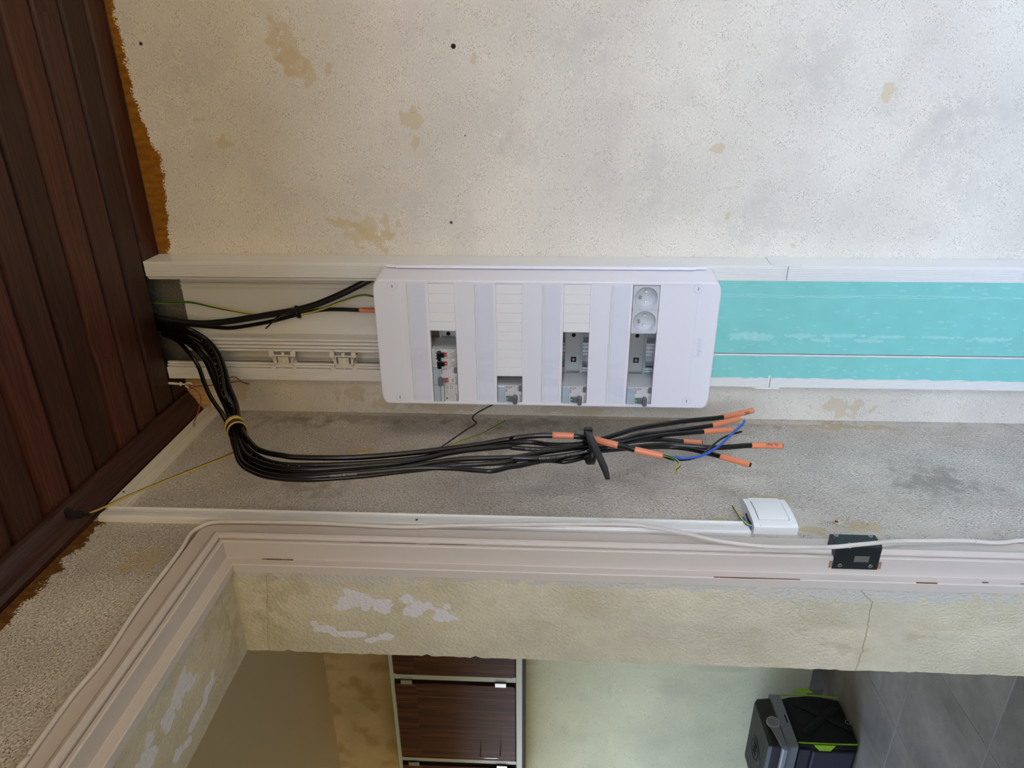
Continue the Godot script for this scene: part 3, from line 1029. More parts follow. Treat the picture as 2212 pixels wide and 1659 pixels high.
func build_panel() -> void:
	var t := thing("distribution_board", "white four-row distribution board with blanking plates mounted over the trunking", "electrical panel", Vector3(0.22, 1.184, 0.066))
	var x0 := 0.0925
	var x1 := 0.3435
	var y0 := 1.1845
	var y1 := 1.8195
	# rounded outline of the cover, drawn in a little towards the front
	var rad := 0.022
	var outline := PackedVector2Array()
	for q in [[x1 - rad, y1 - rad * 0.55, 0.0], [x0 + rad, y1 - rad * 0.55, 0.5], [x0 + rad, y0 + rad * 0.55, 1.0], [x1 - rad, y0 + rad * 0.55, 1.5]]:
		for k in 7:
			var an: float = (q[2] + k / 12.0) * PI
			outline.append(Vector2(q[0] + rad * cos(an), q[1] + rad * 0.55 * sin(an)))
	var st := ST(true)
	var mid := Vector2((x0 + x1) / 2, (y0 + y1) / 2)
	var levels := [[0.0665, 0.0062, 0.004], [0.0665, 0.0062, 0.004], [PF - 0.003, 0.0006, 0.0004], [PF - 0.0012, 0.0, 0.0], [PF - 0.0002, -0.0008, -0.0008], [PF, -0.0022, -0.0022]]
	var rings := []
	for l in levels:
		var ring := PackedVector3Array()
		for p in outline:
			var d := p - mid
			ring.append(Vector3(p.x + l[1] * signf(d.x), p.y + l[2] * signf(d.y), l[0]))
		rings.append(ring)
	for l in range(1, levels.size() - 1):
		for k in outline.size():
			var k2 := (k + 1) % outline.size()
			quad(st, rings[l][k], rings[l][k2], rings[l + 1][k2], rings[l + 1][k])
	obj("side_shell", st, M.enclosure, t)
	# base frame that carries the cover, flush with the trunking
	for bxx in [[0.3506, 0.3562], [0.1038, 0.1094]]:
		st = ST()
		prism(st, L2([0.0655, 1.808, 0.0765, 1.806, 0.0765, 1.788, 0.0815, 1.786, 0.0815, 1.222, 0.0765, 1.220, 0.0765, 1.200, 0.0655, 1.198]), Vector3(bxx[0], 0, 0), Vector3.BACK, Vector3.UP, Vector3(bxx[1] - bxx[0], 0, 0))
		obj("base_frame", st, M.enclosure, t)
	# front plate: margin at full height, field sunk by a millimetre, four device windows left open
	st = ST()
	var fx0 := 0.0975
	var fx1 := 0.3395
	var fy0 := 1.225
	var fy1 := 1.770
	var rim: PackedVector3Array = rings[levels.size() - 1]
	var inner := PackedVector3Array()
	for p in rim:
		inner.append(Vector3(clampf(p.x, fx0, fx1), clampf(p.y, fy0, fy1), PF))
	for k in rim.size():
		var k2 := (k + 1) % rim.size()
		if inner[k].is_equal_approx(inner[k2]):
			tri(st, rim[k], rim[k2], inner[k])
		else:
			quad(st, rim[k], rim[k2], inner[k2], inner[k])
	var zf := PF - 0.0011
	quad(st, Vector3(fx0, fy0, PF), Vector3(fx0, fy0, zf), Vector3(fx0, fy1, zf), Vector3(fx0, fy1, PF))
	quad(st, Vector3(fx1, fy0, zf), Vector3(fx1, fy0, PF), Vector3(fx1, fy1, PF), Vector3(fx1, fy1, zf))
	quad(st, Vector3(fx0, fy1, zf), Vector3(fx1, fy1, zf), Vector3(fx1, fy1 , PF), Vector3(fx0, fy1, PF))
	quad(st, Vector3(fx0, fy0, PF), Vector3(fx1, fy0, PF), Vector3(fx1, fy0, zf), Vector3(fx0, fy0, zf))
	# bands between the windows
	var yt := fy1
	for r in 5:
		var yb: float = row_y(r) + 0.0245 if r < 4 else fy0
		quad(st, Vector3(fx0, yb, zf), Vector3(fx1, yb, zf), Vector3(fx1, yt, zf), Vector3(fx0, yt, zf))
		if r < 4:
			yt = row_y(r) - 0.0245
			# window reveals
			for e in [[fx0, MX], [MX + 13 * MODULE + 0.0015, fx1]]:
				quad(st, Vector3(e[0], yt, zf), Vector3(e[1], yt, zf), Vector3(e[1], yb, zf), Vector3(e[0], yb, zf))
			var wx0 := MX
			var wx1 := MX + 13 * MODULE + 0.0015
			var d := 0.012
			quad(st, Vector3(wx0, yb, zf), Vector3(wx1, yb, zf), Vector3(wx1, yb, zf - d), Vector3(wx0, yb, zf - d))
			quad(st, Vector3(wx0, yt, zf - d), Vector3(wx1, yt, zf - d), Vector3(wx1, yt, zf), Vector3(wx0, yt, zf))
			quad(st, Vector3(wx0, yt, zf - d), Vector3(wx0, yt, zf), Vector3(wx0, yb, zf), Vector3(wx0, yb, zf - d))
			quad(st, Vector3(wx1, yt, zf), Vector3(wx1, yt, zf - d), Vector3(wx1, yb, zf - d), Vector3(wx1, yb, zf))
	obj("front_cover", st, M.enclosure, t)
	# fine ridge under each window row
	for r in 4:
		obj("ridge", bx(fx0 + 0.001, fx1 - 0.001, row_y(r) - 0.0315, row_y(r) - 0.0303, zf, zf + 0.0006), M.enclosure, t)
	# back inside of the enclosure: cross bars and rails
	for r in 4:
		var ry := row_y(r)
		var rail := ST()
		box(rail, Vector3(0.1, ry - 0.0135, 0.0655), Vector3(0.34, ry + 0.0135, 0.0665))
		for s in [-1.0, 1.0]:
			box(rail, Vector3(0.1, ry + s * 0.0135 - 0.0005, 0.0655), Vector3(0.34, ry + s * 0.0135 + 0.0005, 0.072))
			box(rail, Vector3(0.1, minf(ry + s * 0.0135, ry + s * 0.0178), 0.072), Vector3(0.34, maxf(ry + s * 0.0135, ry + s * 0.0178), 0.073))
		var ro := obj("mounting_rail", rail, M.steel, t)
		obj("rail_hole", disc(Vector3(0.2135, ry + 0.001, 0.0664), Vector3.BACK, 0.0042, 0.0004, 14), M.hole, ro)
		if r >= 2:
			obj("rail_slot", bx(0.1560, 0.1670, ry - 0.0055, ry + 0.0055, 0.0665, 0.0669), M.hole, ro)
			obj("rail_screw", disc(Vector3(0.1615, ry, 0.0666), Vector3.BACK, 0.0032, 0.0014, 12, 0.0006), M.zinc, ro)
			obj("rail_screw", disc(Vector3(0.1745, ry - 0.009, 0.0666), Vector3.BACK, 0.0018, 0.0010, 10), M.zinc, ro)
	# label holders: white tray, paper strip, clear flap
	for r in 4:
		var ly := row_y(r) + 0.0465
		var h := obj("label_holder", bx(0.1005, 0.338, ly - 0.0178, ly + 0.0178, zf, zf + 0.0012, 0.0004), M.enclosure, t)
		obj("paper_strip", bx(0.104, 0.3365, ly - 0.0155, ly + 0.0105, zf + 0.0012, zf + 0.0016), M.paper, h)
		obj("clear_flap", bx(0.1025, 0.338, ly - 0.0165, ly + 0.0165, zf + 0.0024, zf + 0.0036, 0.0006), M.window_clear, h)
		obj("flap_edge", bx(0.1025, 0.338, ly + 0.0125, ly + 0.0165, zf + 0.0012, zf + 0.0026, 0.0006), M.paper_white, h)
		for fx in [0.285, 0.215, 0.145]:
			obj("flap_catch", bx(fx - (0.009 if fx == 0.215 else 0.004), fx + (0.009 if fx == 0.215 else 0.004), ly + 0.0165, ly + 0.0185, zf, zf + 0.003, 0.0006), M.paper_white, h)
	# blanking plates
	for a in [[0, 8], [1, 3], [2, 8]]:
		for k in range(a[1], 13):
			var bx0: float = MX + 0.001 + MODULE * k
			obj("blanking_plate", bx(bx0 + 0.00012, bx0 + MODULE - 0.00012, row_y(a[0]) - 0.0243, row_y(a[0]) + 0.0243, zf - 0.004, zf + 0.0006, 0.0005), M.blank, t)
	# quarter-turn screws in the corners
	for p in [[0.332, 1.783], [0.107, 1.784], [0.332, 1.226], [0.108, 1.226]]:
		var o := Vector3(p[0], p[1], PF - 0.0008)
		st = ST()
		lathe(st, o, Vector3.BACK, L2([0.0006, 0.0085, 0.0012, 0.0085, 0.0012, 0.0078, 0.0009, 0.0078]), 28)
		var s := obj("cover_screw", st, M.relief_shade, t)
		obj("screw_face", disc(o, Vector3.BACK, 0.0076, 0.0014, 28, 0.0003), M.enclosure, s)
		obj("screw_slot", bx(o.x - 0.003, o.x + 0.003, o.y - 0.0008, o.y + 0.0008, o.z + 0.0013, o.z + 0.00155), M.ink_soft, s)
	# maker's name in a shallow raised frame
	var f := ST()
	for e in [[0.2005, 0.2375, 1.2215, 1.2219], [0.2005, 0.2375, 1.2080, 1.2084], [0.2005, 0.2009, 1.208, 1.2219], [0.2371, 0.2375, 1.208, 1.2219]]:
		box(f, Vector3(e[0], e[2], PF - 0.0005), Vector3(e[1], e[3], PF + 0.0004))
	obj("name_frame", f, M.relief_shade, t)
	text("name_lettering", "legrand", 0.0075, Transform3D(Basis(), Vector3(0.219, 1.2145, PF + 0.0002)), M.relief_shade, t, 0.0010, true)
	# pairs of tiny round eyes on the edges
	for p in [[0.3425, 1.4775], [0.3425, 1.4645], [0.0945, 1.545], [0.0945, 1.535]]:
		obj("edge_eye", disc(Vector3(p[0] - 0.002 * signf(p[0] - 0.2), p[1], PF - 0.0002), Vector3.BACK, 0.0016, 0.0006, 12), M.paper_white, t)

# ====================================================== devices in the board
func device_base(called: String, label: String, category: String, r: int, m0: float, n: float, group := "") -> Node3D:
	var x := MX + MODULE * m0
	var y := row_y(r)
	var w := MODULE * n
	var t := thing(called, label, category, Vector3(x + w / 2, y - 0.0235, 0.073), group)
	var st := ST()
	# side view: clipped on the rail, broad behind, narrow nose in the window
	prism(st, L2([0.073, -0.042, 0.117, -0.042, 0.119, -0.040, 0.119, -0.0235, 0.1375, -0.0232, 0.1382, -0.0226, 0.1382, 0.0226, 0.1375, 0.0232, 0.119, 0.0235, 0.119, 0.040, 0.117, 0.042, 0.073, 0.042]), Vector3(x + 0.0003, y, 0), Vector3.BACK, Vector3.UP, Vector3(w - 0.0006, 0, 0))
	obj("body", st, M.device, t)
	return t

func small_text(words: String, x: float, y: float, z: float, hgt: float, m: Material, t: Node3D, called := "print") -> void:
	text(called, words, hgt, Transform3D(Basis(), Vector3(x, y, z)), m, t, 0.0003)

func breaker(label: String, m0: float, l1: String, l2: String) -> void:
	var t := device_base("circuit_breaker", label, "circuit breaker", 0, m0, 1, "breakers in the top row")
	var x := MX + MODULE * m0
	var w := MODULE
	var y := row_y(0) + 0.0232
	var z := 0.1382
	var lw := obj("label_window", bx(x + 0.0008, x + w - 0.0008, y - 0.0112, y - 0.0004, z, z + 0.0034, 0.0006), M.paper_white, t)
	text("handwriting", l1, 0.0030, Transform3D(Basis(), Vector3(x + w / 2, y - 0.0038, z + 0.0036)), M.marker, lw, 0.0003)
	text("handwriting", l2, 0.0030, Transform3D(Basis(), Vector3(x + w / 2, y - 0.0082, z + 0.0036)), M.marker, lw, 0.0003)
	obj("toggle_collar", bx(x + 0.0016, x + w - 0.0030, y - 0.0300, y - 0.0110, z, z + 0.0022, 0.0008), M.device, t)
	var tg := obj("toggle", bx(x + 0.0004, x + w - 0.0018, y - 0.0182, y - 0.0104, z + 0.002, z + 0.0135, 0.0016), M.black, t)
	obj("toggle_stem", bx(x + 0.0038, x + w - 0.0056, y - 0.0240, y - 0.0178, z + 0.0015, z + 0.0072, 0.0008), M.black, tg)
	var rd := obj("state_window", bx(x + 0.0042, x + w - 0.0058, y - 0.0288, y - 0.0236, z + 0.0012, z + 0.0040, 0.0006), M.red, t)
	small_text("I", x + w / 2 - 0.0006, y - 0.0262, z + 0.0042, 0.0028, M.paper_white, rd, "on_mark")
	small_text("C16", x + w / 2 - 0.002, y - 0.0365, z + 0.0001, 0.0030, M.ink_soft, t)
	small_text("6000", x + w / 2 - 0.002, y - 0.0405, z + 0.0001, 0.0018, M.ink_soft, t)
	small_text("legrand", x + w / 2 - 0.0005, y - 0.0437, z + 0.0001, 0.0026, M.ink, t)
	obj("red_line", bx(x + 0.0010, x + 0.0014, y - 0.0440, y - 0.0330, z, z + 0.0002), M.red_line, t)
	small_text("E", x + w - 0.0035, y - 0.0345, z + 0.0001, 0.0024, M.ink_soft, t)

func residual(label: String, r: int, m0: float, on: bool) -> Node3D:
	var t := device_base("residual_current_device", label, "circuit breaker", r, m0, 2, "residual current devices")
	var x := MX + MODULE * m0
	var w := MODULE * 2
	var y := row_y(r) + 0.0232
	var z := 0.1382
	var lw := obj("label_window", bx(x + 0.0012, x + w - 0.0012, y - 0.0136, y - 0.0004, z, z + 0.0034, 0.0007), M.window_blue, t)
	obj("clear_lid", bx(x + 0.0008, x + w - 0.0008, y - 0.0140, y, z + 0.0036, z + 0.0046, 0.0004), M.window_clear, lw)
	small_text("30mA", x + w * 0.76, y - 0.0165, z + 0.0001, 0.0030, M.ink, t)
	small_text("AC", x + w * 0.88, y - 0.0215, z + 0.0001, 0.0020, M.ink_soft, t)
	st_box_outline(t, x + w * 0.80, x + w * 0.93, y - 0.0232, y - 0.0196, z)
	obj("print", disc(Vector3(x + w * 0.88, y - 0.0260, z), Vector3.BACK, 0.0014, 0.0002, 14), M.ink_soft, t)
	small_text("T", x + w * 0.90, y - 0.0330, z + 0.0001, 0.0034, M.ink_soft, t)
	for k in 3:
		obj("print", bx(x + w * 0.66, x + w * 0.90, y - 0.0385 - k * 0.0013, y - 0.0380 - k * 0.0013, z, z + 0.0002), M.ink_soft, t)
	obj("test_button", bx(x + w * 0.64, x + w - 0.0006, y - 0.0462, y - 0.0408, z, z + 0.0016, 0.0006), M.handle_grey, t)
	obj("red_line", bx(x + w * 0.36, x + w * 0.60, y - 0.0432, y - 0.0428, z, z + 0.0002), M.red_line, t)
	obj("red_line", bx(x + 0.0014, x + 0.0018, y - 0.0440, y - 0.0330, z, z + 0.0002), M.red_line, t)
	small_text("legrand", x + w * 0.22, y - 0.0437, z + 0.0001, 0.0028, M.ink, t)
	small_text("40A", x + w * 0.24, y - 0.0375, z + 0.0001, 0.0028, M.ink, t)
	obj("toggle_collar", bx(x + 0.0012, x + w * 0.56, y - 0.0310, y - 0.0150, z, z + 0.0022, 0.0008), M.device, t)
	var hx0 := x + 0.0010
	var hx1 := x + w * 0.50
	if on:
		var tg := obj("toggle", bx(hx0, hx1, y - 0.0185, y - 0.0110, z + 0.0045, z + 0.0150, 0.0018), M.handle_grey, t)
		obj("toggle_stem", bx(hx0 + 0.004, hx1 - 0.004, y - 0.0246, y - 0.0180, z + 0.0015, z + 0.0076, 0.0008), M.handle_grey, tg)
		var rd := obj("state_window", bx(hx0 + 0.004, hx1 - 0.004, y - 0.0294, y - 0.0244, z + 0.0012, z + 0.0040, 0.0006), M.red, t)
		small_text("I", (hx0 + hx1) / 2, y - 0.0270, z + 0.0042, 0.0028, M.paper_white, rd, "on_mark")
	else:
		var tg := obj("toggle", bx(hx0, hx1, y - 0.0375, y - 0.0300, z + 0.003, z + 0.0150, 0.0018), M.handle_grey, t)
		for k in 4:
			obj("grip_rib", bx(hx0 + 0.0015 + k * 0.0042, hx0 + 0.0028 + k * 0.0042, y - 0.0382, y - 0.0374, z + 0.004, z + 0.0142, 0.0003), M.handle_grey, tg)
		obj("toggle_stem", bx(hx0 + 0.0035, hx1 - 0.0035, y - 0.0305, y - 0.0205, z + 0.0015, z + 0.0078, 0.0008), M.handle_grey, tg)
		var gr := obj("state_window", bx(hx0 + 0.0035, hx1 - 0.0035, y - 0.0205, y - 0.0165, z + 0.0012, z + 0.0050, 0.0006), M.green, t)
		small_text("0", (hx0 + hx1) / 2, y - 0.0185, z + 0.0052, 0.0024, M.paper_white, gr, "off_mark")
	return t

func st_box_outline(t: Node3D, x0: float, x1: float, y0: float, y1: float, z: float) -> void:
	var st := ST()
	for e in [[x0, x1, y0, y0 + 0.0003], [x0, x1, y1 - 0.0003, y1], [x0, x0 + 0.0003, y0, y1], [x1 - 0.0003, x1, y0, y1]]:
		box(st, Vector3(e[0], e[2], z), Vector3(e[1], e[3], z + 0.0002))
	obj("print", st, M.ink_soft, t)

func build_devices() -> void:
	breaker("circuit breaker with handwritten label in top row, beside the empty rail", 5, "VOLETS", "ROULANTS")
	breaker("circuit breaker with handwritten label in top row, next to the residual current device", 4, "PRISES", "GTL")
	residual("residual current device switched on with red indicator, in top row of the board", 0, 2, true)
	residual("residual current device switched off, alone in second row of the board", 1, 0, false)
	residual("residual current device switched off, in third row of the board", 2, 0, false)
	residual("residual current device switched off, in bottom row below the sockets", 3, 0, false)
	# changeover unit at the end of the top row
	var t := device_base("modular_contactor", "modular contactor with printed diagram and sliding lever at left end of top row", "contactor", 0, 0, 2)
	var x := MX
	var w := MODULE * 2
	var y := row_y(0) + 0.0232
	var z := 0.1382
	var lw := obj("label_window", bx(x + 0.0012, x + w - 0.0012, y - 0.0136, y - 0.0004, z, z + 0.0040, 0.0007), M.window_blue, t)
	obj("clear_lid", bx(x + 0.0006, x + w - 0.0006, y - 0.0142, y, z + 0.0042, z + 0.0054, 0.0004), M.window_clear, lw)
	obj("ridge", bx(x + 0.0004, x + w - 0.0004, y - 0.0195, y - 0.0146, z, z + 0.0062, 0.0012), M.device, t)
	obj("ridge_face", bx(x + 0.0004, x + w - 0.0004, y - 0.0212, y - 0.0196, z, z + 0.0046, 0.0006), mat(rgb(172, 166, 156), 0.6), t)
	obj("indicator_lamp", disc(Vector3(x + w * 0.60, y - 0.0245, z), Vector3.BACK, 0.0019, 0.0010, 16, 0.0003), M.led, t)
	st_box_outline(t, x + w * 0.40, x + w * 0.53, y - 0.0270, y - 0.0220, z)
	obj("print", disc(Vector3(x + w * 0.18, y - 0.0248, z), Vector3.BACK, 0.0018, 0.0002, 14), M.ink, t)
	var st := ST()
	for k in 14:
		var a0 := TAU * k / 14.0
		var a1 := TAU * (k + 0.7) / 14.0
		for rr in [[0.84, 0.0245, 0.0028], [0.82, 0.0340, 0.0030]]:
			var cc := Vector3(x + w * rr[0], y - rr[1], z + 0.0001)
			var p0: Vector3 = cc + Vector3(cos(a0), sin(a0), 0) * rr[2]
			var p1: Vector3 = cc + Vector3(cos(a1), sin(a1), 0) * rr[2]
			box(st, Vector3(minf(p0.x, p1.x) - 0.0002, minf(p0.y, p1.y) - 0.0002, z), Vector3(maxf(p0.x, p1.x) + 0.0002, maxf(p0.y, p1.y) + 0.0002, z + 0.0002))
	for k in 6:
		box(st, Vector3(x + w * (0.14 + 0.09 * k), y - 0.0300 - 0.0014 * (k % 3), z), Vector3(x + w * (0.19 + 0.09 * k), y - 0.0296 - 0.0014 * (k % 3), z + 0.0002))
		box(st, Vector3(x + w * (0.14 + 0.07 * k), y - 0.0400 + 0.0016 * (k % 2), z), Vector3(x + w * (0.145 + 0.07 * k), y - 0.0345, z + 0.0002))
	obj("printed_diagram", st, M.ink, t)
	obj("red_line", bx(x + w * 0.40, x + w * 0.95, y - 0.0422, y - 0.0418, z, z + 0.0002), M.red_line, t)
	obj("red_line", bx(x + 0.0014, x + 0.0018, y - 0.0422, y - 0.0330, z, z + 0.0002), M.red_line, t)
	small_text("legrand", x + w * 0.22, y - 0.0437, z + 0.0001, 0.0028, M.ink, t)
	# double socket outlet
	for k in 2:
		socket(k)

func socket(k: int) -> void:
	var w := MODULE * 2.5
	var cx := MX + MODULE * 8 + 0.0005 + w * (1.5 - k)
	var cy := row_y(3)
	var names := ["grey round socket outlet in bottom row, next to the board's right edge", "grey round socket outlet in bottom row, next to the empty rail"]
	var t := thing("socket_outlet", names[k], "socket", Vector3(cx, cy - 0.0235, 0.073), "sockets in the bottom row")
	var z := 0.1402
	var R := 0.0203
	var hx := w / 2 - 0.0001
	var hy := 0.0236
	var st := ST()
	var n := 40
	var c := Vector3(cx, cy, 0)
	for i in n:
		var a0 := TAU * i / n
		var a1 := TAU * (i + 1) / n
		var d0 := Vector3(cos(a0), sin(a0), 0)
		var d1 := Vector3(cos(a1), sin(a1), 0)
		var e0 := d0 / maxf(absf(d0.x) / hx, absf(d0.y) / hy)
		var e1 := d1 / maxf(absf(d1.x) / hx, absf(d1.y) / hy)
		var zz := Vector3(0, 0, z)
		quad(st, c + e0 + zz, c + e1 + zz, c + d1 * R + zz, c + d0 * R + zz)
	quad(st, c + Vector3(-hx, -hy, 0.12), c + Vector3(hx, -hy, 0.12), c + Vector3(hx, -hy, z), c + Vector3(-hx, -hy, z))
	quad(st, c + Vector3(hx, hy, 0.12), c + Vector3(-hx, hy, 0.12), c + Vector3(-hx, hy, z), c + Vector3(hx, hy, z))
	quad(st, c + Vector3(-hx, hy, 0.10), c + Vector3(-hx, -hy, 0.10), c + Vector3(-hx, -hy, z), c + Vector3(-hx, hy, z))
	quad(st, c + Vector3(hx, -hy, 0.10), c + Vector3(hx, hy, 0.10), c + Vector3(hx, hy, z), c + Vector3(hx, -hy, z))
	box(st, c + Vector3(-hx + 0.001, -0.02, 0.074), c + Vector3(hx - 0.001, 0.02, 0.119))
	obj("face_plate", st, M.socket_grey, t)
	st = ST(true)
	lathe(st, c + Vector3(0, 0, z), Vector3.FORWARD, L2([-0.0006, R + 0.0007, 0.0, R, 0.0095, R * 0.93, 0.0105, R * 0.90, 0.0106, 0.0]), 40)
	# the well is seen from inside
	obj("well", st, M.socket_grey, t)
	var zf := z - 0.0104
	for s in [-1.0, 1.0]:
		var h := obj("contact_hole", disc(c + Vector3(s * 0.0095, -0.0005, zf - 0.0004), Vector3.BACK, 0.0029, 0.0008, 18), M.ink_soft, t)
		obj("shutter", disc(c + Vector3(s * 0.0095 - 0.0003, -0.0008, zf), Vector3.BACK, 0.0025, 0.0006, 18), M.paper_white, h)
	var pin := ST(true)
	lathe(pin, c + Vector3(0, 0.0098, zf), Vector3.BACK, L2([0, 0.0024, 0.0085, 0.0024, 0.0102, 0.0018, 0.0108, 0.0008, 0.0109, 0]), 16)
	obj("earth_pin", pin, M.steel_pin, t)

# ====================================================== small trunking round the doorway
func mini_profile() -> PackedVector2Array:
	return L2([0, 0, 0, 0.0085, 0.0008, 0.0095, 0.0030, 0.0095, 0.0036, 0.0080, 0.0046, 0.0080, 0.0050, 0.0055, 0.0125, 0.0055, 0.0130, 0.0090, 0.0150, 0.0090, 0.0155, 0.0066, 0.0170, 0.0066, 0.0175, 0.0100, 0.0290, 0.0108, 0.0300, 0.0090, 0.0312, 0.0090, 0.0318, 0.0104, 0.0330, 0.0100, 0.0335, 0.0085, 0.0335, 0])

func build_mini_trunking() -> void:
	var t := thing("mini_trunking", "narrow white trunking running down beside the door casing to the light switch", "trunking", Vector3(0.005, 1.163, 0.411))
	var st := ST()
	prism(st, mini_profile(), Vector3(0, 1.163, 0.3915), Vector3.BACK, Vector3.RIGHT, Vector3(0, 1.088, 0))
	obj("base", st, M.pvc_mini, t)
	obj("cover_strip", bx(0.0052, 0.0072, 1.166, 2.236, 0.3966, 0.4042, 0.0004), M.pvc_mini, t)
	obj("nail_hole", disc(Vector3(0.0106, 1.71, 0.4125), Vector3.RIGHT, 0.0022, 0.0005, 10), M.ink, t)
	t = thing("mini_trunking", "narrow beige trunking lying along the wall just under the dark wooden moulding", "trunking", Vector3(0.005, 2.2225, 0.2))
	st = ST()
	prism(st, mini_profile(), Vector3(0, 2.2225, 0.008), Vector3.UP, Vector3.RIGHT, Vector3(0, 0, 0.386))
	obj("base", st, M.pvc_aged, t)
	obj("nail_hole", disc(Vector3(0.0106, 2.248, 0.350), Vector3.RIGHT, 0.0022, 0.0005, 10), M.ink, t)

func build_switch() -> void:
	var t := thing("light_switch", "white surface-mounted light switch on the grey wall at the end of narrow trunking", "switch", Vector3(0.0, 1.085, 0.373))
	var y0 := 1.085
	var y1 := 1.156
	var z0 := 0.332
	var z1 := 0.4145
	# bowed front: base, a rim of four pieces and the rocker set in it with a narrow gap
	var bow := func(z: float) -> float: return 0.0165 + 0.0035 * sin(PI * clampf((z - z0) / (z1 - z0), 0.0, 1.0))
	var st := ST()
	box(st, Vector3(0, y0, z0), Vector3(0.0118, y1, z1))
	for e in [[y0, y0 + 0.0100, z0, z1], [y1 - 0.0100, y1, z0, z1], [y0 + 0.0100, y1 - 0.0100, z0, z0 + 0.0115], [y0 + 0.0100, y1 - 0.0100, z1 - 0.0145, z1]]:
		var za: float = e[2]
		var zb: float = e[3]
		var prof := L2([za, 0.0118])
		for k in 13:
			var z := lerpf(za, zb, k / 12.0)
			var x: float = bow.call(z)
			if k == 0 and za == z0 or k == 12 and zb == z1:
				x -= 0.0025
			prof.append(Vector2(z, x))
		prof.append(Vector2(zb, 0.0118))
		prism(st, prof, Vector3(0, e[0], 0), Vector3.BACK, Vector3.RIGHT, Vector3(0, e[1] - e[0], 0))
	obj("housing", st, M.switch, t)
	st = ST()
	var rp := L2([z0 + 0.0128, 0.0118])
	for k in 13:
		var z := lerpf(z0 + 0.0128, z1 - 0.0158, k / 12.0)
		var x: float = bow.call(z)
		rp.append(Vector2(z, x + 0.0010 + (-0.0005 if k == 0 or k == 12 else 0.0)))
	rp.append(Vector2(z1 - 0.0158, 0.0118))
	prism(st, rp, Vector3(0, y0 + 0.0113, 0), Vector3.BACK, Vector3.RIGHT, Vector3(0, y1 - y0 - 0.0226, 0))
	obj("rocker", st, M.switch, t)
	var ws := [["yellow and green wire end sticking up above the light switch", [0.006, 1.150, 0.401, 0.008, 1.163, 0.399, 0.010, 1.170, 0.385, 0.012, 1.176, 0.352], "gy"], ["short blue wire bent into the top of the light switch", [0.004, 1.150, 0.405, 0.006, 1.160, 0.404, 0.008, 1.164, 0.394, 0.009, 1.164, 0.381], "blue"], ["short black wire bent into the top of the light switch", [0.008, 1.150, 0.400, 0.011, 1.158, 0.399, 0.013, 1.160, 0.390, 0.014, 1.160, 0.378], "black"]]
	for w in ws:
		if w[2] == "gy":
			two_tone("wire", w[0], P(w[1]), 0.0016)
		else:
			single("wire", tb(smooth(P(w[1]), 5), 0.0016, 8), M[w[2]], w[0], "wire")

func build_strike() -> void:
	var t := thing("door_strike", "black metal strike box with four screws on the painted door casing", "door strike", Vector3(0.02, 0.986, 0.472))
	var st := ST()
	# thick angle: one leg on the casing face, one in the rebate, with a square keep
	prism(st, L2([0.456, 0.012, 0.456, 0.0335, 0.4575, 0.035, 0.4825, 0.035, 0.4855, 0.032, 0.4855, -0.009, 0.481, -0.009, 0.481, 0.012]), Vector3(0, 0.986, 0), Vector3.BACK, Vector3.RIGHT, Vector3(0, 0.068, 0))
	obj("plate", st, M.strike, t)
	obj("edge_cap", bx(0.013, 0.034, 1.054, 1.0545, 0.4575, 0.4845), M.strike_edge, t)
	var k := obj("keep_opening", bx(0.0045, 0.0165, 1.0005, 1.0250, 0.4854, 0.4858), M.hole, t)
	obj("keep_plate", bx(0.0050, 0.0160, 1.0015, 1.0240, 0.4857, 0.4861, 0.0002), M.zinc, k)
	for p in [[1.046, 0.4605, 0], [0.994, 0.4605, 0], [1.043, -0.0025, 1], [0.997, -0.0025, 1]]:
		var o: Vector3 = Vector3(0.0348, p[0], p[1]) if p[2] == 0 else Vector3(p[1], p[0], 0.4853)
		var ax := Vector3.RIGHT if p[2] == 0 else Vector3.BACK
		var s := obj("screw", disc(o, ax, 0.0032, 0.0009, 16, 0.0004), M.zinc, t)
		var e := ST()
		if p[2] == 0:
			box(e, o + Vector3(0.0008, -0.0018, -0.0004), o + Vector3(0.0011, 0.0018, 0.0004))
			box(e, o + Vector3(0.0008, -0.0004, -0.0018), o + Vector3(0.0011, 0.0004, 0.0018))
		else:
			box(e, o + Vector3(-0.0018, -0.0004, 0.0008), o + Vector3(0.0018, 0.0004, 0.0011))
			box(e, o + Vector3(-0.0004, -0.0018, 0.0008), o + Vector3(0.0004, 0.0018, 0.0011))
		obj("cross_slot", e, M.ink, s)
	# bare splintered wood beside it
	for a in [[1.0545, 1.059], [0.9805, 0.9855]]:
		obj("chipped_wood", bx(-0.008, 0.005, a[0], a[1], 0.4840, 0.4850, 0.001), mat(rgb(150, 120, 100), 0.9), t)
	obj("chipped_wood", bx(0.0120, 0.0140, 1.055, 1.082, 0.4595, 0.4620, 0.001), mat(rgb(124, 72, 54), 0.8), t)

# ====================================================== cables and wires
func two_tone(called: String, label: String, pts: PackedVector3Array, r: float, twist := 0.05) -> MeshInstance3D:
	var st := ST(true)
	var g := rgb(36, 92, 44).srgb_to_linear()
	var y := rgb(196, 186, 70).srgb_to_linear()
	tube(st, smooth(pts, 6), r, 12, [g, y, g, y], twist)
	return single(called, st, M.stripe, label, "wire")

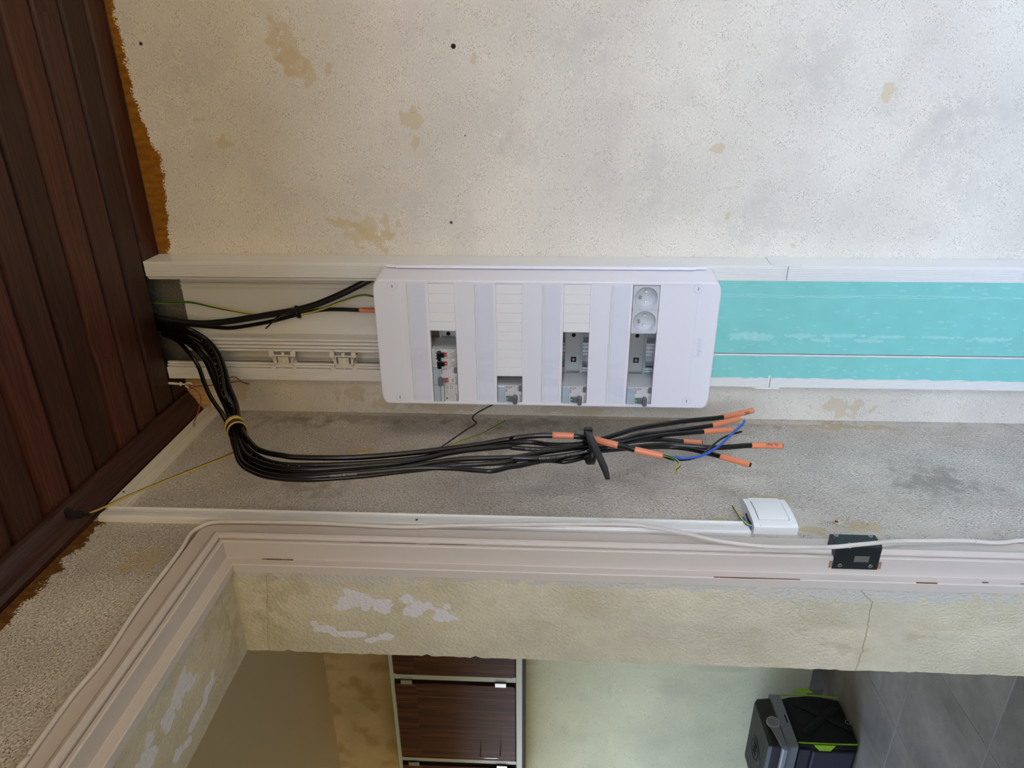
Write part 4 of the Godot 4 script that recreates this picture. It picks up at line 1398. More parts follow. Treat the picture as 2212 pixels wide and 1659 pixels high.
func build_cables() -> void:
	var labels := ["thick black cable with three orange sleeves and bared wires at its end", "black cable ending in orange sleeve marked VMC, highest of the bundle's ends", "black cable ending in orange sleeve just behind the one marked VMC", "black cable ending in the longest-reaching marked orange sleeve", "black cable whose orange sleeve points lowest towards the light switch", "black cable with plain orange sleeve, third from the board", "black cable with short orange sleeve half hidden behind its neighbours"]
	var paths := [P([0.233,2.383,0.027, 0.229,2.293,0.039, 0.225,2.274,0.049, 0.218,2.225,0.069, 0.195,2.196,0.063, 0.176,2.167,0.082, 0.157,2.137,0.123, 0.139,2.107,0.176, 0.119,2.083,0.210, 0.102,2.054,0.268, 0.098,2.007,0.328, 0.098,1.979,0.349, 0.098,1.946,0.359, 0.095,1.913,0.360, 0.092,1.821,0.351, 0.090,1.730,0.329, 0.090,1.637,0.302, 0.095,1.562,0.282, 0.100,1.555,0.288, 0.103,1.516,0.282, 0.105,1.470,0.283, 0.105,1.434,0.287, 0.107,1.414,0.298, 0.107,1.392,0.309, 0.105,1.369,0.316, 0.103,1.345,0.325, 0.100,1.322,0.330, 0.098,1.299,0.336]), P([0.230,2.381,0.031, 0.226,2.291,0.043, 0.222,2.274,0.053, 0.216,2.227,0.073, 0.203,2.183,0.095, 0.185,2.155,0.117, 0.165,2.129,0.156, 0.143,2.106,0.201, 0.118,2.086,0.218, 0.096,2.061,0.258, 0.092,2.026,0.318, 0.090,1.988,0.354, 0.090,1.953,0.372, 0.088,1.910,0.374, 0.085,1.819,0.361, 0.082,1.729,0.337, 0.080,1.661,0.308, 0.080,1.543,0.266, 0.080,1.490,0.272, 0.083,1.448,0.276, 0.085,1.417,0.269, 0.085,1.387,0.252, 0.083,1.355,0.228, 0.080,1.326,0.205, 0.075,1.281,0.179, 0.070,1.220,0.150, 0.066,1.148,0.124, 0.064,1.081,0.089]), P([0.223,2.387,0.023, 0.219,2.297,0.035, 0.214,2.282,0.045, 0.208,2.237,0.065, 0.186,2.205,0.064, 0.166,2.179,0.083, 0.147,2.150,0.107, 0.129,2.120,0.161, 0.109,2.096,0.208, 0.094,2.068,0.255, 0.098,2.015,0.350, 0.100,1.974,0.385, 0.100,1.931,0.402, 0.098,1.887,0.403, 0.096,1.844,0.395, 0.094,1.790,0.381, 0.092,1.735,0.366, 0.090,1.692,0.342, 0.090,1.647,0.320, 0.088,1.561,0.296, 0.086,1.555,0.296, 0.082,1.503,0.293, 0.082,1.451,0.283, 0.085,1.417,0.278, 0.090,1.365,0.270, 0.086,1.331,0.243, 0.082,1.288,0.224, 0.078,1.244,0.203, 0.074,1.181,0.175, 0.070,1.120,0.137]), P([0.220,2.386,0.027, 0.216,2.296,0.039, 0.211,2.282,0.049, 0.205,2.239,0.069, 0.201,2.182,0.121, 0.182,2.158,0.135, 0.161,2.134,0.162, 0.138,2.113,0.199, 0.113,2.091,0.210, 0.090,2.070,0.247, 0.088,2.019,0.347, 0.088,1.977,0.383, 0.088,1.935,0.397, 0.086,1.891,0.396, 0.086,1.835,0.389, 0.086,1.779,0.378, 0.088,1.722,0.370, 0.090,1.678,0.357, 0.090,1.632,0.345, 0.090,1.559,0.338, 0.090,1.540,0.334, 0.092,1.503,0.322, 0.092,1.452,0.306, 0.090,1.418,0.296, 0.088,1.362,0.295, 0.086,1.322,0.282, 0.084,1.282,0.272, 0.084,1.244,0.275, 0.084,1.206,0.279, 0.082,1.166,0.271, 0.080,1.130,0.261, 0.078,1.075,0.257]), P([0.217,2.384,0.031, 0.213,2.294,0.043, 0.208,2.282,0.053, 0.204,2.240,0.073, 0.184,2.204,0.088, 0.164,2.181,0.097, 0.144,2.154,0.134, 0.126,2.126,0.171, 0.106,2.101,0.205, 0.090,2.075,0.249, 0.100,2.009,0.377, 0.100,1.963,0.415, 0.100,1.922,0.428, 0.100,1.879,0.429, 0.100,1.825,0.420, 0.100,1.760,0.406, 0.100,1.717,0.397, 0.100,1.683,0.393, 0.100,1.649,0.393, 0.100,1.603,0.398, 0.100,1.581,0.398, 0.098,1.556,0.382, 0.094,1.539,0.370, 0.092,1.503,0.350, 0.088,1.465,0.329, 0.086,1.419,0.306, 0.084,1.387,0.295, 0.082,1.335,0.281, 0.080,1.282,0.272, 0.082,1.245,0.282, 0.084,1.222,0.296, 0.086,1.196,0.313, 0.088,1.154,0.342]), P([0.211,2.390,0.023, 0.207,2.300,0.035, 0.202,2.289,0.045, 0.197,2.250,0.065, 0.191,2.194,0.112, 0.171,2.172,0.124, 0.151,2.147,0.156, 0.131,2.122,0.190, 0.110,2.098,0.219, 0.092,2.077,0.253, 0.090,2.019,0.365, 0.090,1.973,0.405, 0.090,1.931,0.419, 0.090,1.883,0.421, 0.090,1.839,0.415, 0.090,1.784,0.404, 0.090,1.741,0.392, 0.092,1.696,0.384, 0.095,1.651,0.377, 0.097,1.606,0.373, 0.098,1.557,0.365, 0.100,1.552,0.357, 0.100,1.515,0.356, 0.100,1.478,0.348, 0.098,1.441,0.331, 0.095,1.417,0.313, 0.090,1.361,0.278, 0.085,1.318,0.250, 0.080,1.275,0.227, 0.076,1.232,0.211, 0.074,1.202,0.201, 0.070,1.144,0.184]), P([0.208,2.388,0.027, 0.204,2.298,0.039, 0.198,2.290,0.049, 0.193,2.253,0.069, 0.190,2.192,0.137, 0.170,2.172,0.153, 0.150,2.149,0.186, 0.130,2.128,0.210, 0.108,2.103,0.230, 0.090,2.084,0.251, 0.080,2.032,0.339, 0.080,1.983,0.378, 0.080,1.937,0.392, 0.078,1.894,0.389, 0.078,1.838,0.382, 0.078,1.771,0.367, 0.078,1.726,0.356, 0.076,1.668,0.343, 0.076,1.609,0.339, 0.078,1.559,0.336, 0.080,1.540,0.337, 0.082,1.490,0.332, 0.084,1.465,0.338, 0.086,1.440,0.331, 0.086,1.417,0.315, 0.080,1.359,0.264, 0.076,1.316,0.242, 0.074,1.276,0.236, 0.072,1.245,0.237, 0.070,1.212,0.236])]
	var radii := [0.0050, 0.0047, 0.0044, 0.0047, 0.0042, 0.0042, 0.0040]
	var sleeves := [[[1.487, 1.446], [1.418, 1.371], [1.346, 1.29]], [[1.149, 1.0]], [[1.182, 1.0]], [[1.131, 1.0]], [[1.197, 1.0]], [[1.203, 1.0]], [[1.246, 1.0]]]
	for k in 7:
		var pts := smooth(paths[k], 6)
		var t := thing("black_cable", labels[k], "cable", pts[pts.size() - 1], "bundle of black cables")
		obj("sheath", tb(pts, radii[k], 14), M.black, t)
		for s in sleeves[k]:
			var piece := part_y(smooth(paths[k], 12), s[0], s[1])
			var sl := obj("orange_sleeve", tb(piece, radii[k] + 0.0009, 16), M.orange, t)
			if k == 1 or k == 3:
				var i := int(piece.size() * (0.62 if k == 1 else 0.6))
				cable_text("handwriting", "VMC" if k == 1 else "Pc RdC", 0.0055, piece[i], (piece[0] - piece[piece.size() - 1]).normalized(), radii[k] + 0.001, M.marker, sl, -0.0024 if k == 3 else 0.0012)
		if k != 0:
			var e := pts[pts.size() - 1]
			var d := (e - pts[pts.size() - 3]).normalized()
			obj("cut_end", disc(e, d, radii[k] * 0.9, 0.0014, 14), M.hole, t)
			if k == 1:
				obj("core", disc(e + Vector3(0, 0, 0.002), d, 0.0014, 0.004, 10), M.yellow_wire, t)
		if k == 1:
			var marks := ST()
			for q in range(24, pts.size() / 2, 2):
				var o := pts[q]
				var n := Vector3(0.42, 0.1, 0.9).normalized()
				var tg := (pts[q + 1] - pts[q - 1]).normalized()
				n = (n - tg * n.dot(tg)).normalized()
				lathe(marks, o + n * (radii[k] - 0.0003), n, L2([0, 0.0009, 0.0005, 0.0009, 0.0005, 0]), 8)
			obj("printed_dots", marks, mat(rgb(170, 120, 130), 0.6), t).set_meta("kind", "stuff")
		if k == 2 or k == 4:
			if k == 2:
				print_along(smooth(paths[k], 6), 1.435, "MIGUELEZ BARRYNAX U-1000 R2V 3G1,5 mm2 NF-USE", radii[k], t)
			else:
				print_along(smooth(paths[k], 6), 1.80, "MIGUELEZ BARRYNAX", radii[k], t)
		if k == 5:
			print_along(smooth(paths[k], 6), 1.43, "NF-USE 1202 Classe Eca EN 50575 - 11/04/2024", radii[k], t)
	# bared cores at the end of the thick cable
	single("wire", tb(smooth(P([0.097,1.297,0.334, 0.098,1.285,0.339, 0.100,1.263,0.345, 0.102,1.232,0.337, 0.104,1.199,0.307, 0.106,1.167,0.265, 0.108,1.144,0.237, 0.108,1.136,0.221]), 6), 0.0022, 10), M.blue, "bare-ended blue wire sticking out of the thick black cable", "wire")
	single("wire", tb(smooth(P([0.096,1.297,0.334, 0.096,1.282,0.344, 0.096,1.257,0.342, 0.097,1.230,0.326, 0.098,1.206,0.294, 0.098,1.179,0.264, 0.098,1.145,0.243]), 6), 0.0019, 10), M.black, "thin black wire beside the blue one at the thick cable's end", "wire")
	two_tone("wire", "short curled green and yellow wire at the thick cable's end", P([0.099,1.298,0.335, 0.100,1.287,0.343, 0.104,1.279,0.362, 0.106,1.279,0.379, 0.105,1.286,0.389, 0.104,1.288,0.394, 0.104,1.287,0.401]), 0.0019)
	# three lines in the open trunking
	var t := thing("supply_cable", "thickest black cable crossing the open trunking into the board", "cable", Vector3(0.236, 2.297, 0.05))
	var mp: PackedVector3Array = P([0.236,2.297,0.050, 0.228,2.254,0.052, 0.224,2.206,0.052, 0.227,2.158,0.050, 0.235,2.107,0.050, 0.244,2.057,0.050, 0.254,2.003,0.050, 0.267,1.958,0.050, 0.287,1.909,0.048, 0.304,1.873,0.045, 0.321,1.835,0.040])
	mp.insert(0, Vector3(0.243, 2.38, 0.03))
	mp.append(Vector3(0.328, 1.79, 0.045))
	obj("sheath", tb(smooth(mp, 6), 0.0066, 16), M.black_soft, t)
	t = thing("thin_cable", "thin black cable with orange sleeve entering the top of the board", "cable", Vector3(0.228, 2.301, 0.04))
	var tp: PackedVector3Array = P([0.228,2.301,0.040, 0.219,2.249,0.042, 0.213,2.188,0.042, 0.211,2.152,0.042, 0.216,2.114,0.042, 0.226,2.063,0.042, 0.239,2.013,0.040, 0.244,1.990,0.036, 0.250,1.953,0.034, 0.251,1.917,0.034, 0.250,1.878,0.034, 0.250,1.826,0.034])
	tp.insert(0, Vector3(0.235, 2.38, 0.025))
	obj("sheath", tb(smooth(tp, 6), 0.0042, 14), M.black, t)
	var sl := obj("orange_sleeve", tb(part_y(smooth(tp, 12), 1.879, 1.7), 0.0050, 14), M.orange, t)
	cable_text("handwriting", "PARAFOUDRE", 0.0038, Vector3(0.2515, 1.855, 0.034), Vector3.UP, 0.0051, M.marker, sl, -0.0012)
	var gp: PackedVector3Array = P([0.261,2.308,0.030, 0.260,2.271,0.030, 0.262,2.229,0.030, 0.253,2.186,0.030, 0.247,2.149,0.033, 0.242,2.112,0.036, 0.237,2.075,0.038, 0.236,2.039,0.038, 0.244,1.988,0.040, 0.256,1.949,0.045, 0.271,1.911,0.046, 0.283,1.875,0.045, 0.283,1.857,0.040, 0.278,1.840,0.035])
	gp.insert(0, Vector3(0.262, 2.37, 0.02))
	gp.append(Vector3(0.272, 1.80, 0.03))
	two_tone("earth_wire", "green and yellow earth wire crossing the open trunking", gp, 0.0024)
	# small cable tie round supply cable, wire and earth wire
	t = thing("cable_tie", "small black cable tie with loose tail round the cables in the trunking", "cable tie", Vector3(0.252, 2.002, 0.055))
	var ring := PackedVector3Array()
	for k in 17:
		var a := TAU * k / 16.0
		ring.append(Vector3(0.249 + 0.0125 * cos(a), 2.001 + 0.002 * cos(a), 0.047 + 0.0095 * sin(a)))
	var st := ST(true)
	band(st, ring, Vector3(0.15, 0.98, 0), 0.0026, 0.0009)
	obj("strap", st, M.black_tie, t)
	obj("lock", bx(0.2535, 0.2600, 1.9975, 2.0060, 0.0545, 0.0600, 0.0008), M.black_tie, t)
	st = ST(true)
	band(st, smooth(P([0.258,2.006,0.060, 0.246,2.033,0.064, 0.219,2.065,0.066]), 8), Vector3(0.45, 0.3, 0.8), 0.0020, 0.0007, 0.0016)
	obj("tail", st, M.black_tie, t)
	# large cable tie round the hanging bundle
	t = thing("cable_tie", "large black cable tie with long tail round the hanging cable bundle", "cable tie", Vector3(0.10, 1.42, 0.31))
	ring = PackedVector3Array()
	for k in 25:
		var a := TAU * k / 24.0
		ring.append(Vector3(0.093 + 0.021 * cos(a) + 0.008 * sin(a), 1.4215 - 0.004 * sin(a), 0.310 + 0.036 * sin(a) - 0.008 * cos(a)))
	st = ST(true)
	band(st, ring, Vector3(0.03, 0.99, 0.11), 0.0055, 0.0012)
	obj("strap", st, M.black_tie, t)
	obj("lock", bx(0.1085, 0.1215, 1.4150, 1.4300, 0.2800, 0.2880, 0.0012), M.black_tie, t)
	st = ST(true)
	band(st, smooth(P([0.117, 1.4235, 0.287, 0.1255, 1.4205, 0.325, 0.1285, 1.4155, 0.365, 0.126, 1.408, 0.405, 0.122, 1.4035, 0.425, 0.117, 1.4005, 0.443]), 6), Vector3(0.1, 0.99, 0.15), 0.0058, 0.0010, 0.003)
	obj("tail", st, M.black_tie, t)
	# wire wound round the bundle and led to the hole in the moulding
	t = thing("binding_wire", "yellow, green and brown wires wound round the bundle and led to the moulding", "wire", Vector3(0.09, 2.06, 0.26))
	var axis := Vector3(0.28, 0.55, -0.78).normalized()
	var pu := axis.cross(Vector3.UP).normalized()
	var pv := axis.cross(pu)
	var cen := Vector3(0.097, 2.066, 0.262)
	var cols := ["brown_wire", "yellow_wire", "yellow_wire", "brown_wire", "brown_wire", "yellow_wire"]
	for k in 6:
		var turns := PackedVector3Array()
		for q in 25:
			var a := TAU * q / 24.0
			turns.append(cen + axis * (0.010 - k * 0.0042 + 0.0018 * sin(a)) + (pu * cos(a) * 0.0215 + pv * sin(a) * 0.0165) * (1.0 + 0.035 * (k % 3)))
		if k == 2:
			var s2 := ST(true)
			tube(s2, turns, 0.0018, 10, [rgb(36, 70, 40).srgb_to_linear(), rgb(206, 186, 80).srgb_to_linear()], 0.0)
			obj("winding", s2, M.stripe, t)
		else:
			obj("winding", tb(turns, 0.0017, 10), M[cols[k]], t)
	var hole := Vector3(0.030, 2.256, 0.446)
	for k in 3:
		var o := Vector3(0.0012 * (k - 1), 0.0052 * (1 - k), 0.002 * k)
		var run := smooth(PackedVector3Array([cen + Vector3(-0.012, -0.018, 0.030) + o, Vector3(0.078, 2.045, 0.315) + o, Vector3(0.060, 2.115, 0.352) + o * 0.7, Vector3(0.042, 2.195, 0.400) + o * 0.5, Vector3(0.031, 2.235, 0.428) + o * 0.4, hole, hole + Vector3(0.006, 0.024, 0.006)]), 8)
		if k == 1:
			var s2 := ST(true)
			tube(s2, run, 0.0013, 10, [rgb(30, 62, 38).srgb_to_linear(), rgb(200, 180, 90).srgb_to_linear()], 0.01)
			obj("lead", s2, M.stripe, t)
		else:
			obj("lead", tb(run, 0.0013, 8), M[["brown_wire", "", "yellow_wire"][k]], t)
	t = thing("frayed_sheath", "frayed black end of insulation sticking out of the hole in the moulding", "wire end", Vector3(0.032, 2.256, 0.452))
	obj("sheath", tb(P([0.036, 2.274, 0.456, 0.034, 2.262, 0.454, 0.033, 2.254, 0.452]), 0.0062, 14), M.hole, t)
	var rng := RandomNumberGenerator.new()
	rng.seed = 5
	for k in 5:
		var p := Vector3(0.033, 2.254, 0.452) + Vector3(rng.randf_range(-0.004, 0.004), 0, rng.randf_range(-0.004, 0.004))
		obj("strand", tb(PackedVector3Array([p + Vector3(0, 0.004, 0), p + Vector3(0.001, -0.006 - 0.003 * rng.randf(), -0.002), p + Vector3(0.002 * rng.randf(), -0.012, -0.003)]), 0.0007, 6), M.hole, t)

# flat strap along pts; side = its width direction
func band(st: SurfaceTool, pts: PackedVector3Array, side: Vector3, half: float, thick: float, end_half := -1.0) -> void:
	var n := pts.size()
	var pr := []
	for i in n:
		var t := (pts[mini(i + 1, n - 1)] - pts[maxi(i - 1, 0)]).normalized()
		var s := (side - t * side.dot(t)).normalized()
		var u := t.cross(s)
		var hw := half
		if end_half >= 0.0 and i > n * 0.7:
			hw = lerpf(half, end_half, (i - n * 0.7) / (n * 0.3))
		pr.append([pts[i] + s * hw + u * thick, pts[i] - s * hw + u * thick, pts[i] - s * hw - u * thick, pts[i] + s * hw - u * thick])
	for i in n - 1:
		for k in 4:
			var k2 := (k + 1) % 4
			quad(st, pr[i][k], pr[i][k2], pr[i + 1][k2], pr[i + 1][k])
	quad(st, pr[0][3], pr[0][2], pr[0][1], pr[0][0])
	quad(st, pr[n - 1][0], pr[n - 1][1], pr[n - 1][2], pr[n - 1][3])

# words on the outside of a cable, running up along tangent, on the side turned to the room
func cable_text(called: String, words: String, hgt: float, at: Vector3, tangent: Vector3, r: float, m: Material, parent: Node3D, shift := 0.0) -> void:
	var x := tangent.normalized()
	var zz := Vector3(0.42, 0.05, 0.9)
	zz = (zz - x * zz.dot(x)).normalized()
	var y := zz.cross(x)
	var a := shift / r
	var n := zz * cos(a) + y * sin(a)
	var yy := n.cross(x)
	text(called, words, hgt, Transform3D(Basis(x, yy, n), at + n * (r + 0.0001)), m, parent, 0.0003)

func print_along(pts: PackedVector3Array, y0: float, words: String, r: float, parent: Node3D) -> void:
	# word after word, following the cable upwards from height y0
	var f := SystemFont.new()
	f.font_names = PackedStringArray(["Droid Sans"])
	var hgt := 0.0027
	var start := pts.size() - 1
	while start > 1 and pts[start].y < y0:
		start -= 1
	var walked := 0.0
	for word in words.split(" ", false):
		var wide := f.get_string_size(word, HORIZONTAL_ALIGNMENT_LEFT, -1, 48).x * hgt / 35.0
		var goal := walked + wide * 0.5
		var i := start
		var s := 0.0
		while i > 1 and s + pts[i].distance_to(pts[i - 1]) < goal:
			s += pts[i].distance_to(pts[i - 1])
			i -= 1
		cable_text("sheath_print", word, hgt, pts[i].move_toward(pts[i - 1], goal - s), pts[i - 1] - pts[i], r, M.ink_print, parent)
		walked += wide + hgt * 0.6

func build_loose_wires() -> void:
	single("wire", tb(smooth(P([0.080, 1.700, 0.300, 0.072, 1.689, 0.280, 0.050, 1.655, 0.170, 0.040, 1.638, 0.121, 0.040, 1.641, 0.110, 0.040, 1.647, 0.099, 0.041, 1.646, 0.087, 0.043, 1.637, 0.074, 0.050, 1.618, 0.064, 0.060, 1.600, 0.066, 0.070, 1.585, 0.080, 0.085, 1.560, 0.085, 0.110, 1.545, 0.085]), 6), 0.0016, 8), M.brown_wire, "thin dark brown wire kinked up from the bundle to the board's left side", "wire")
	two_tone("wire", "thin green and yellow wire standing off the bundle below the board", P([0.078, 1.700, 0.300, 0.060, 1.691, 0.262, 0.050, 1.650, 0.206, 0.048, 1.624, 0.181, 0.048, 1.600, 0.150, 0.049, 1.578, 0.122]), 0.0016)
	single("wire", tb(smooth(P([0.010, 1.884, 0.193, 0.014, 1.866, 0.192, 0.015, 1.850, 0.192, 0.015, 1.8405, 0.188, 0.016, 1.8365, 0.192, 0.016, 1.8405, 0.197, 0.014, 1.852, 0.201, 0.012, 1.872, 0.211, 0.010, 1.905, 0.232]), 5), 0.0012, 8), M.yellow_wire, "short hooked yellow wire lying against the grey wall above the bundle", "wire")
	# copper wire by the ceiling, tied to a screw eye
	var t := thing("copper_wire", "brown copper wire looped round the screw eye in the ceiling corner", "wire", Vector3(0.07, 2.255, 0.03))
	obj("strand", tb(smooth(P([0.089, 2.244, 0.072, 0.082, 2.234, 0.050, 0.075, 2.220, 0.032, 0.080, 2.185, 0.030, 0.085, 2.158, 0.030, 0.080, 2.150, 0.026, 0.074, 2.141, 0.020]), 5), 0.0013, 8), M.copper, t)
	obj("strand", tb(smooth(P([0.085, 2.158, 0.030, 0.097, 2.144, 0.052, 0.108, 2.140, 0.068, 0.115, 2.144, 0.0735, 0.113, 2.156, 0.073, 0.107, 2.171, 0.0735]), 5), 0.0013, 8), M.copper, t)
	obj("strand", tb(smooth(P([0.089, 2.243, 0.072, 0.076, 2.230, 0.070, 0.060, 2.226, 0.074, 0.036, 2.232, 0.084, 0.018, 2.240, 0.092, 0.013, 2.236, 0.104]), 5), 0.0013, 8), M.copper, t)
	var turns := PackedVector3Array()
	for k in 37:
		var a := TAU * k / 12.0
		turns.append(Vector3(0.0895 + 0.004 * cos(a), 2.2445 - k * 0.00016, 0.0715 + 0.004 * sin(a)))
	obj("knot", tb(turns, 0.0012, 8), M.copper, t)
	t = thing("screw_eye", "white plastic screw eye standing out of the ceiling edge beside the trunking", "screw eye", Vector3(0.096, 2.29, 0.069))
	var st := ST(true)
	lathe(st, Vector3(0.096, 2.2905, 0.069), Vector3(-0.06, -1, 0), L2([0, 0, 0, 0.0024, 0.003, 0.0030, 0.006, 0.0022, 0.009, 0.0030, 0.012, 0.0022, 0.015, 0.0030, 0.018, 0.0022, 0.021, 0.0030, 0.024, 0.0022, 0.0245, 0.0042, 0.0270, 0.0042, 0.0275, 0.0016, 0.036, 0.0016, 0.036, 0]), 14)
	obj("shank", st, M.pvc_aged, t)
	var loop := PackedVector3Array()
	for k in 15:
		var a := TAU * k / 16.0 + 1.7
		loop.append(Vector3(0.0925 + 0.0058 * cos(a), 2.2475 + 0.0075 * sin(a), 0.070))
	obj("eye", tb(loop, 0.0016, 8), M.pvc_aged, t)

func build_painted_cable() -> void:
	var pts: PackedVector3Array = P([0.016,2.057,0.912, 0.016,2.056,0.885, 0.016,2.059,0.818, 0.016,2.059,0.782, 0.016,2.055,0.731, 0.016,2.061,0.639, 0.016,2.062,0.522, 0.016,2.067,0.475, 0.016,2.061,0.455, 0.016,2.040,0.440, 0.016,1.967,0.437, 0.016,1.859,0.436, 0.016,1.735,0.440, 0.016,1.641,0.432, 0.016,1.426,0.420, 0.016,1.343,0.421, 0.022,1.274,0.447, 0.024,1.227,0.467, 0.024,1.159,0.478, 0.026,1.098,0.480, 0.039,1.064,0.495, 0.041,1.028,0.491, 0.039,0.998,0.483, 0.026,0.950,0.459, 0.024,0.905,0.454, 0.022,0.846,0.448, 0.016,0.785,0.443, 0.016,0.723,0.434])
	pts.append_array(P([0.0158, 0.5, 0.443, 0.0158, 0.25, 0.440, 0.0158, 0.01, 0.440]))
	pts.insert(0, Vector3(0.0158, 2.056, 1.38))
	var fine := smooth(pts, 6)
	for i in fine.size():
		if fine[i].x < 0.0165:
			fine[i].x += 0.0006 * sin(i * 0.21)
	var t := thing("painted_cable", "old cable painted over in cream, stapled along the casing round the doorway", "cable", Vector3(0.015, 1.6, 0.44))
	obj("sheath", tb(fine, 0.0034, 10), M.cable_paint, t)
	for i in [16, 28, 40, 62, 80, 84, 92, 114, 130, 158]:
		if i < fine.size() - 1:
			var d := (fine[i + 1] - fine[i - 1]).normalized()
			var st := ST()
			lathe(st, fine[i] - d * 0.0008, d, L2([0, 0.0034, 0, 0.0042, 0.0016, 0.0042, 0.0016, 0.0034]), 12)
			obj("staple", st, M.cable_paint, t)

# ====================================================== seen through the doorway
func rounded(x0: float, x1: float, y0: float, y1: float, r: float) -> PackedVector2Array:
	var out := PackedVector2Array()
	for q in [[x1 - r, y1 - r, 0.0], [x0 + r, y1 - r, 0.5], [x0 + r, y0 + r, 1.0], [x1 - r, y0 + r, 1.5]]:
		for k in 5:
			var an: float = (q[2] + k / 8.0) * PI
			out.append(Vector2(q[0] + r * cos(an), q[1] + r * sin(an)))
	return out

func build_cabinet() -> void:
	var zf := -1.084
	var t := thing("wall_cabinet", "pale kitchen wall cabinet with dark wood-grain doors, seen through the doorway", "cabinet", Vector3(-2.3, 1.586, -1.25))
	var xa := -3.16
	var xb := -1.42
	var doors := [[-1.955, -1.455], [-2.532, -2.002], [-3.11, -2.578]]
	obj("carcass", bx(xa, xb, 1.586, 2.224, KWALL + 0.0025, zf - 0.004, 0.002), M.cab_white, t)
	# face frame
	obj("frame_rail", bx(xa, xb, 2.206, 2.2255, zf - 0.004, zf, 0.002), M.cab_white, t)
	obj("frame_rail", bx(xa, xb, 1.5855, 1.616, zf - 0.004, zf, 0.002), M.cab_white, t)
	for s in [[-1.455, xb], [-1.993, -1.959], [-2.566, -2.540], [xa, -3.115]]:
		obj("frame_stile", bx(s[0], s[1], 1.616, 2.206, zf - 0.004, zf, 0.002), M.cab_white, t)
	for i in 3:
		var d: Array = doors[i]
		obj("door_gap_shade", bx(d[0] - 0.012, d[1] + 0.012, 1.6165, 2.2055, zf - 0.0038, zf - 0.0030), M.hole, t)  # black sheet painted in for the dark gap round the door
		uvf = func(p: Vector3) -> Vector2: return Vector2((p.x + 0.31 * i) / 0.55, p.y / 0.7)
		var st := ST()
		prism(st, rounded(d[0], d[1] - (0.010 if i > 0 else 0.0), 1.621, 2.2015, 0.016), Vector3(0, 0, zf - 0.003), Vector3.RIGHT, Vector3.UP, Vector3(0, 0, 0.010))
		var dr := obj("door", st, M.door_wood, t)
		uvf = null
		for y in [2.146, 1.69]:
			obj("hinge", bx(d[1] - 0.016, d[1] + 0.010, y - 0.028, y + 0.028, zf + 0.002, zf + 0.009, 0.002), M.zinc, dr)
		if i == 0:
			continue
		var hx: float = d[0] + 0.075
		obj("handle", tb(smooth(P([hx, 1.795, zf + 0.006, hx, 1.797, zf + 0.028, hx, 1.792, zf + 0.046, hx, 1.770, zf + 0.049, hx, 1.745, zf + 0.049, hx, 1.722, zf + 0.049, hx, 1.700, zf + 0.046, hx, 1.695, zf + 0.028, hx, 1.697, zf + 0.006]), 4), 0.0024, 8), M.steel_pin, dr)
	obj("cabinet_shadow_bar", bx(xa, xb, 1.578, 1.5855, KWALL + 0.0025, zf - 0.012), M.ink, t)  # dark-coloured bar painting the shadow line under the cabinet

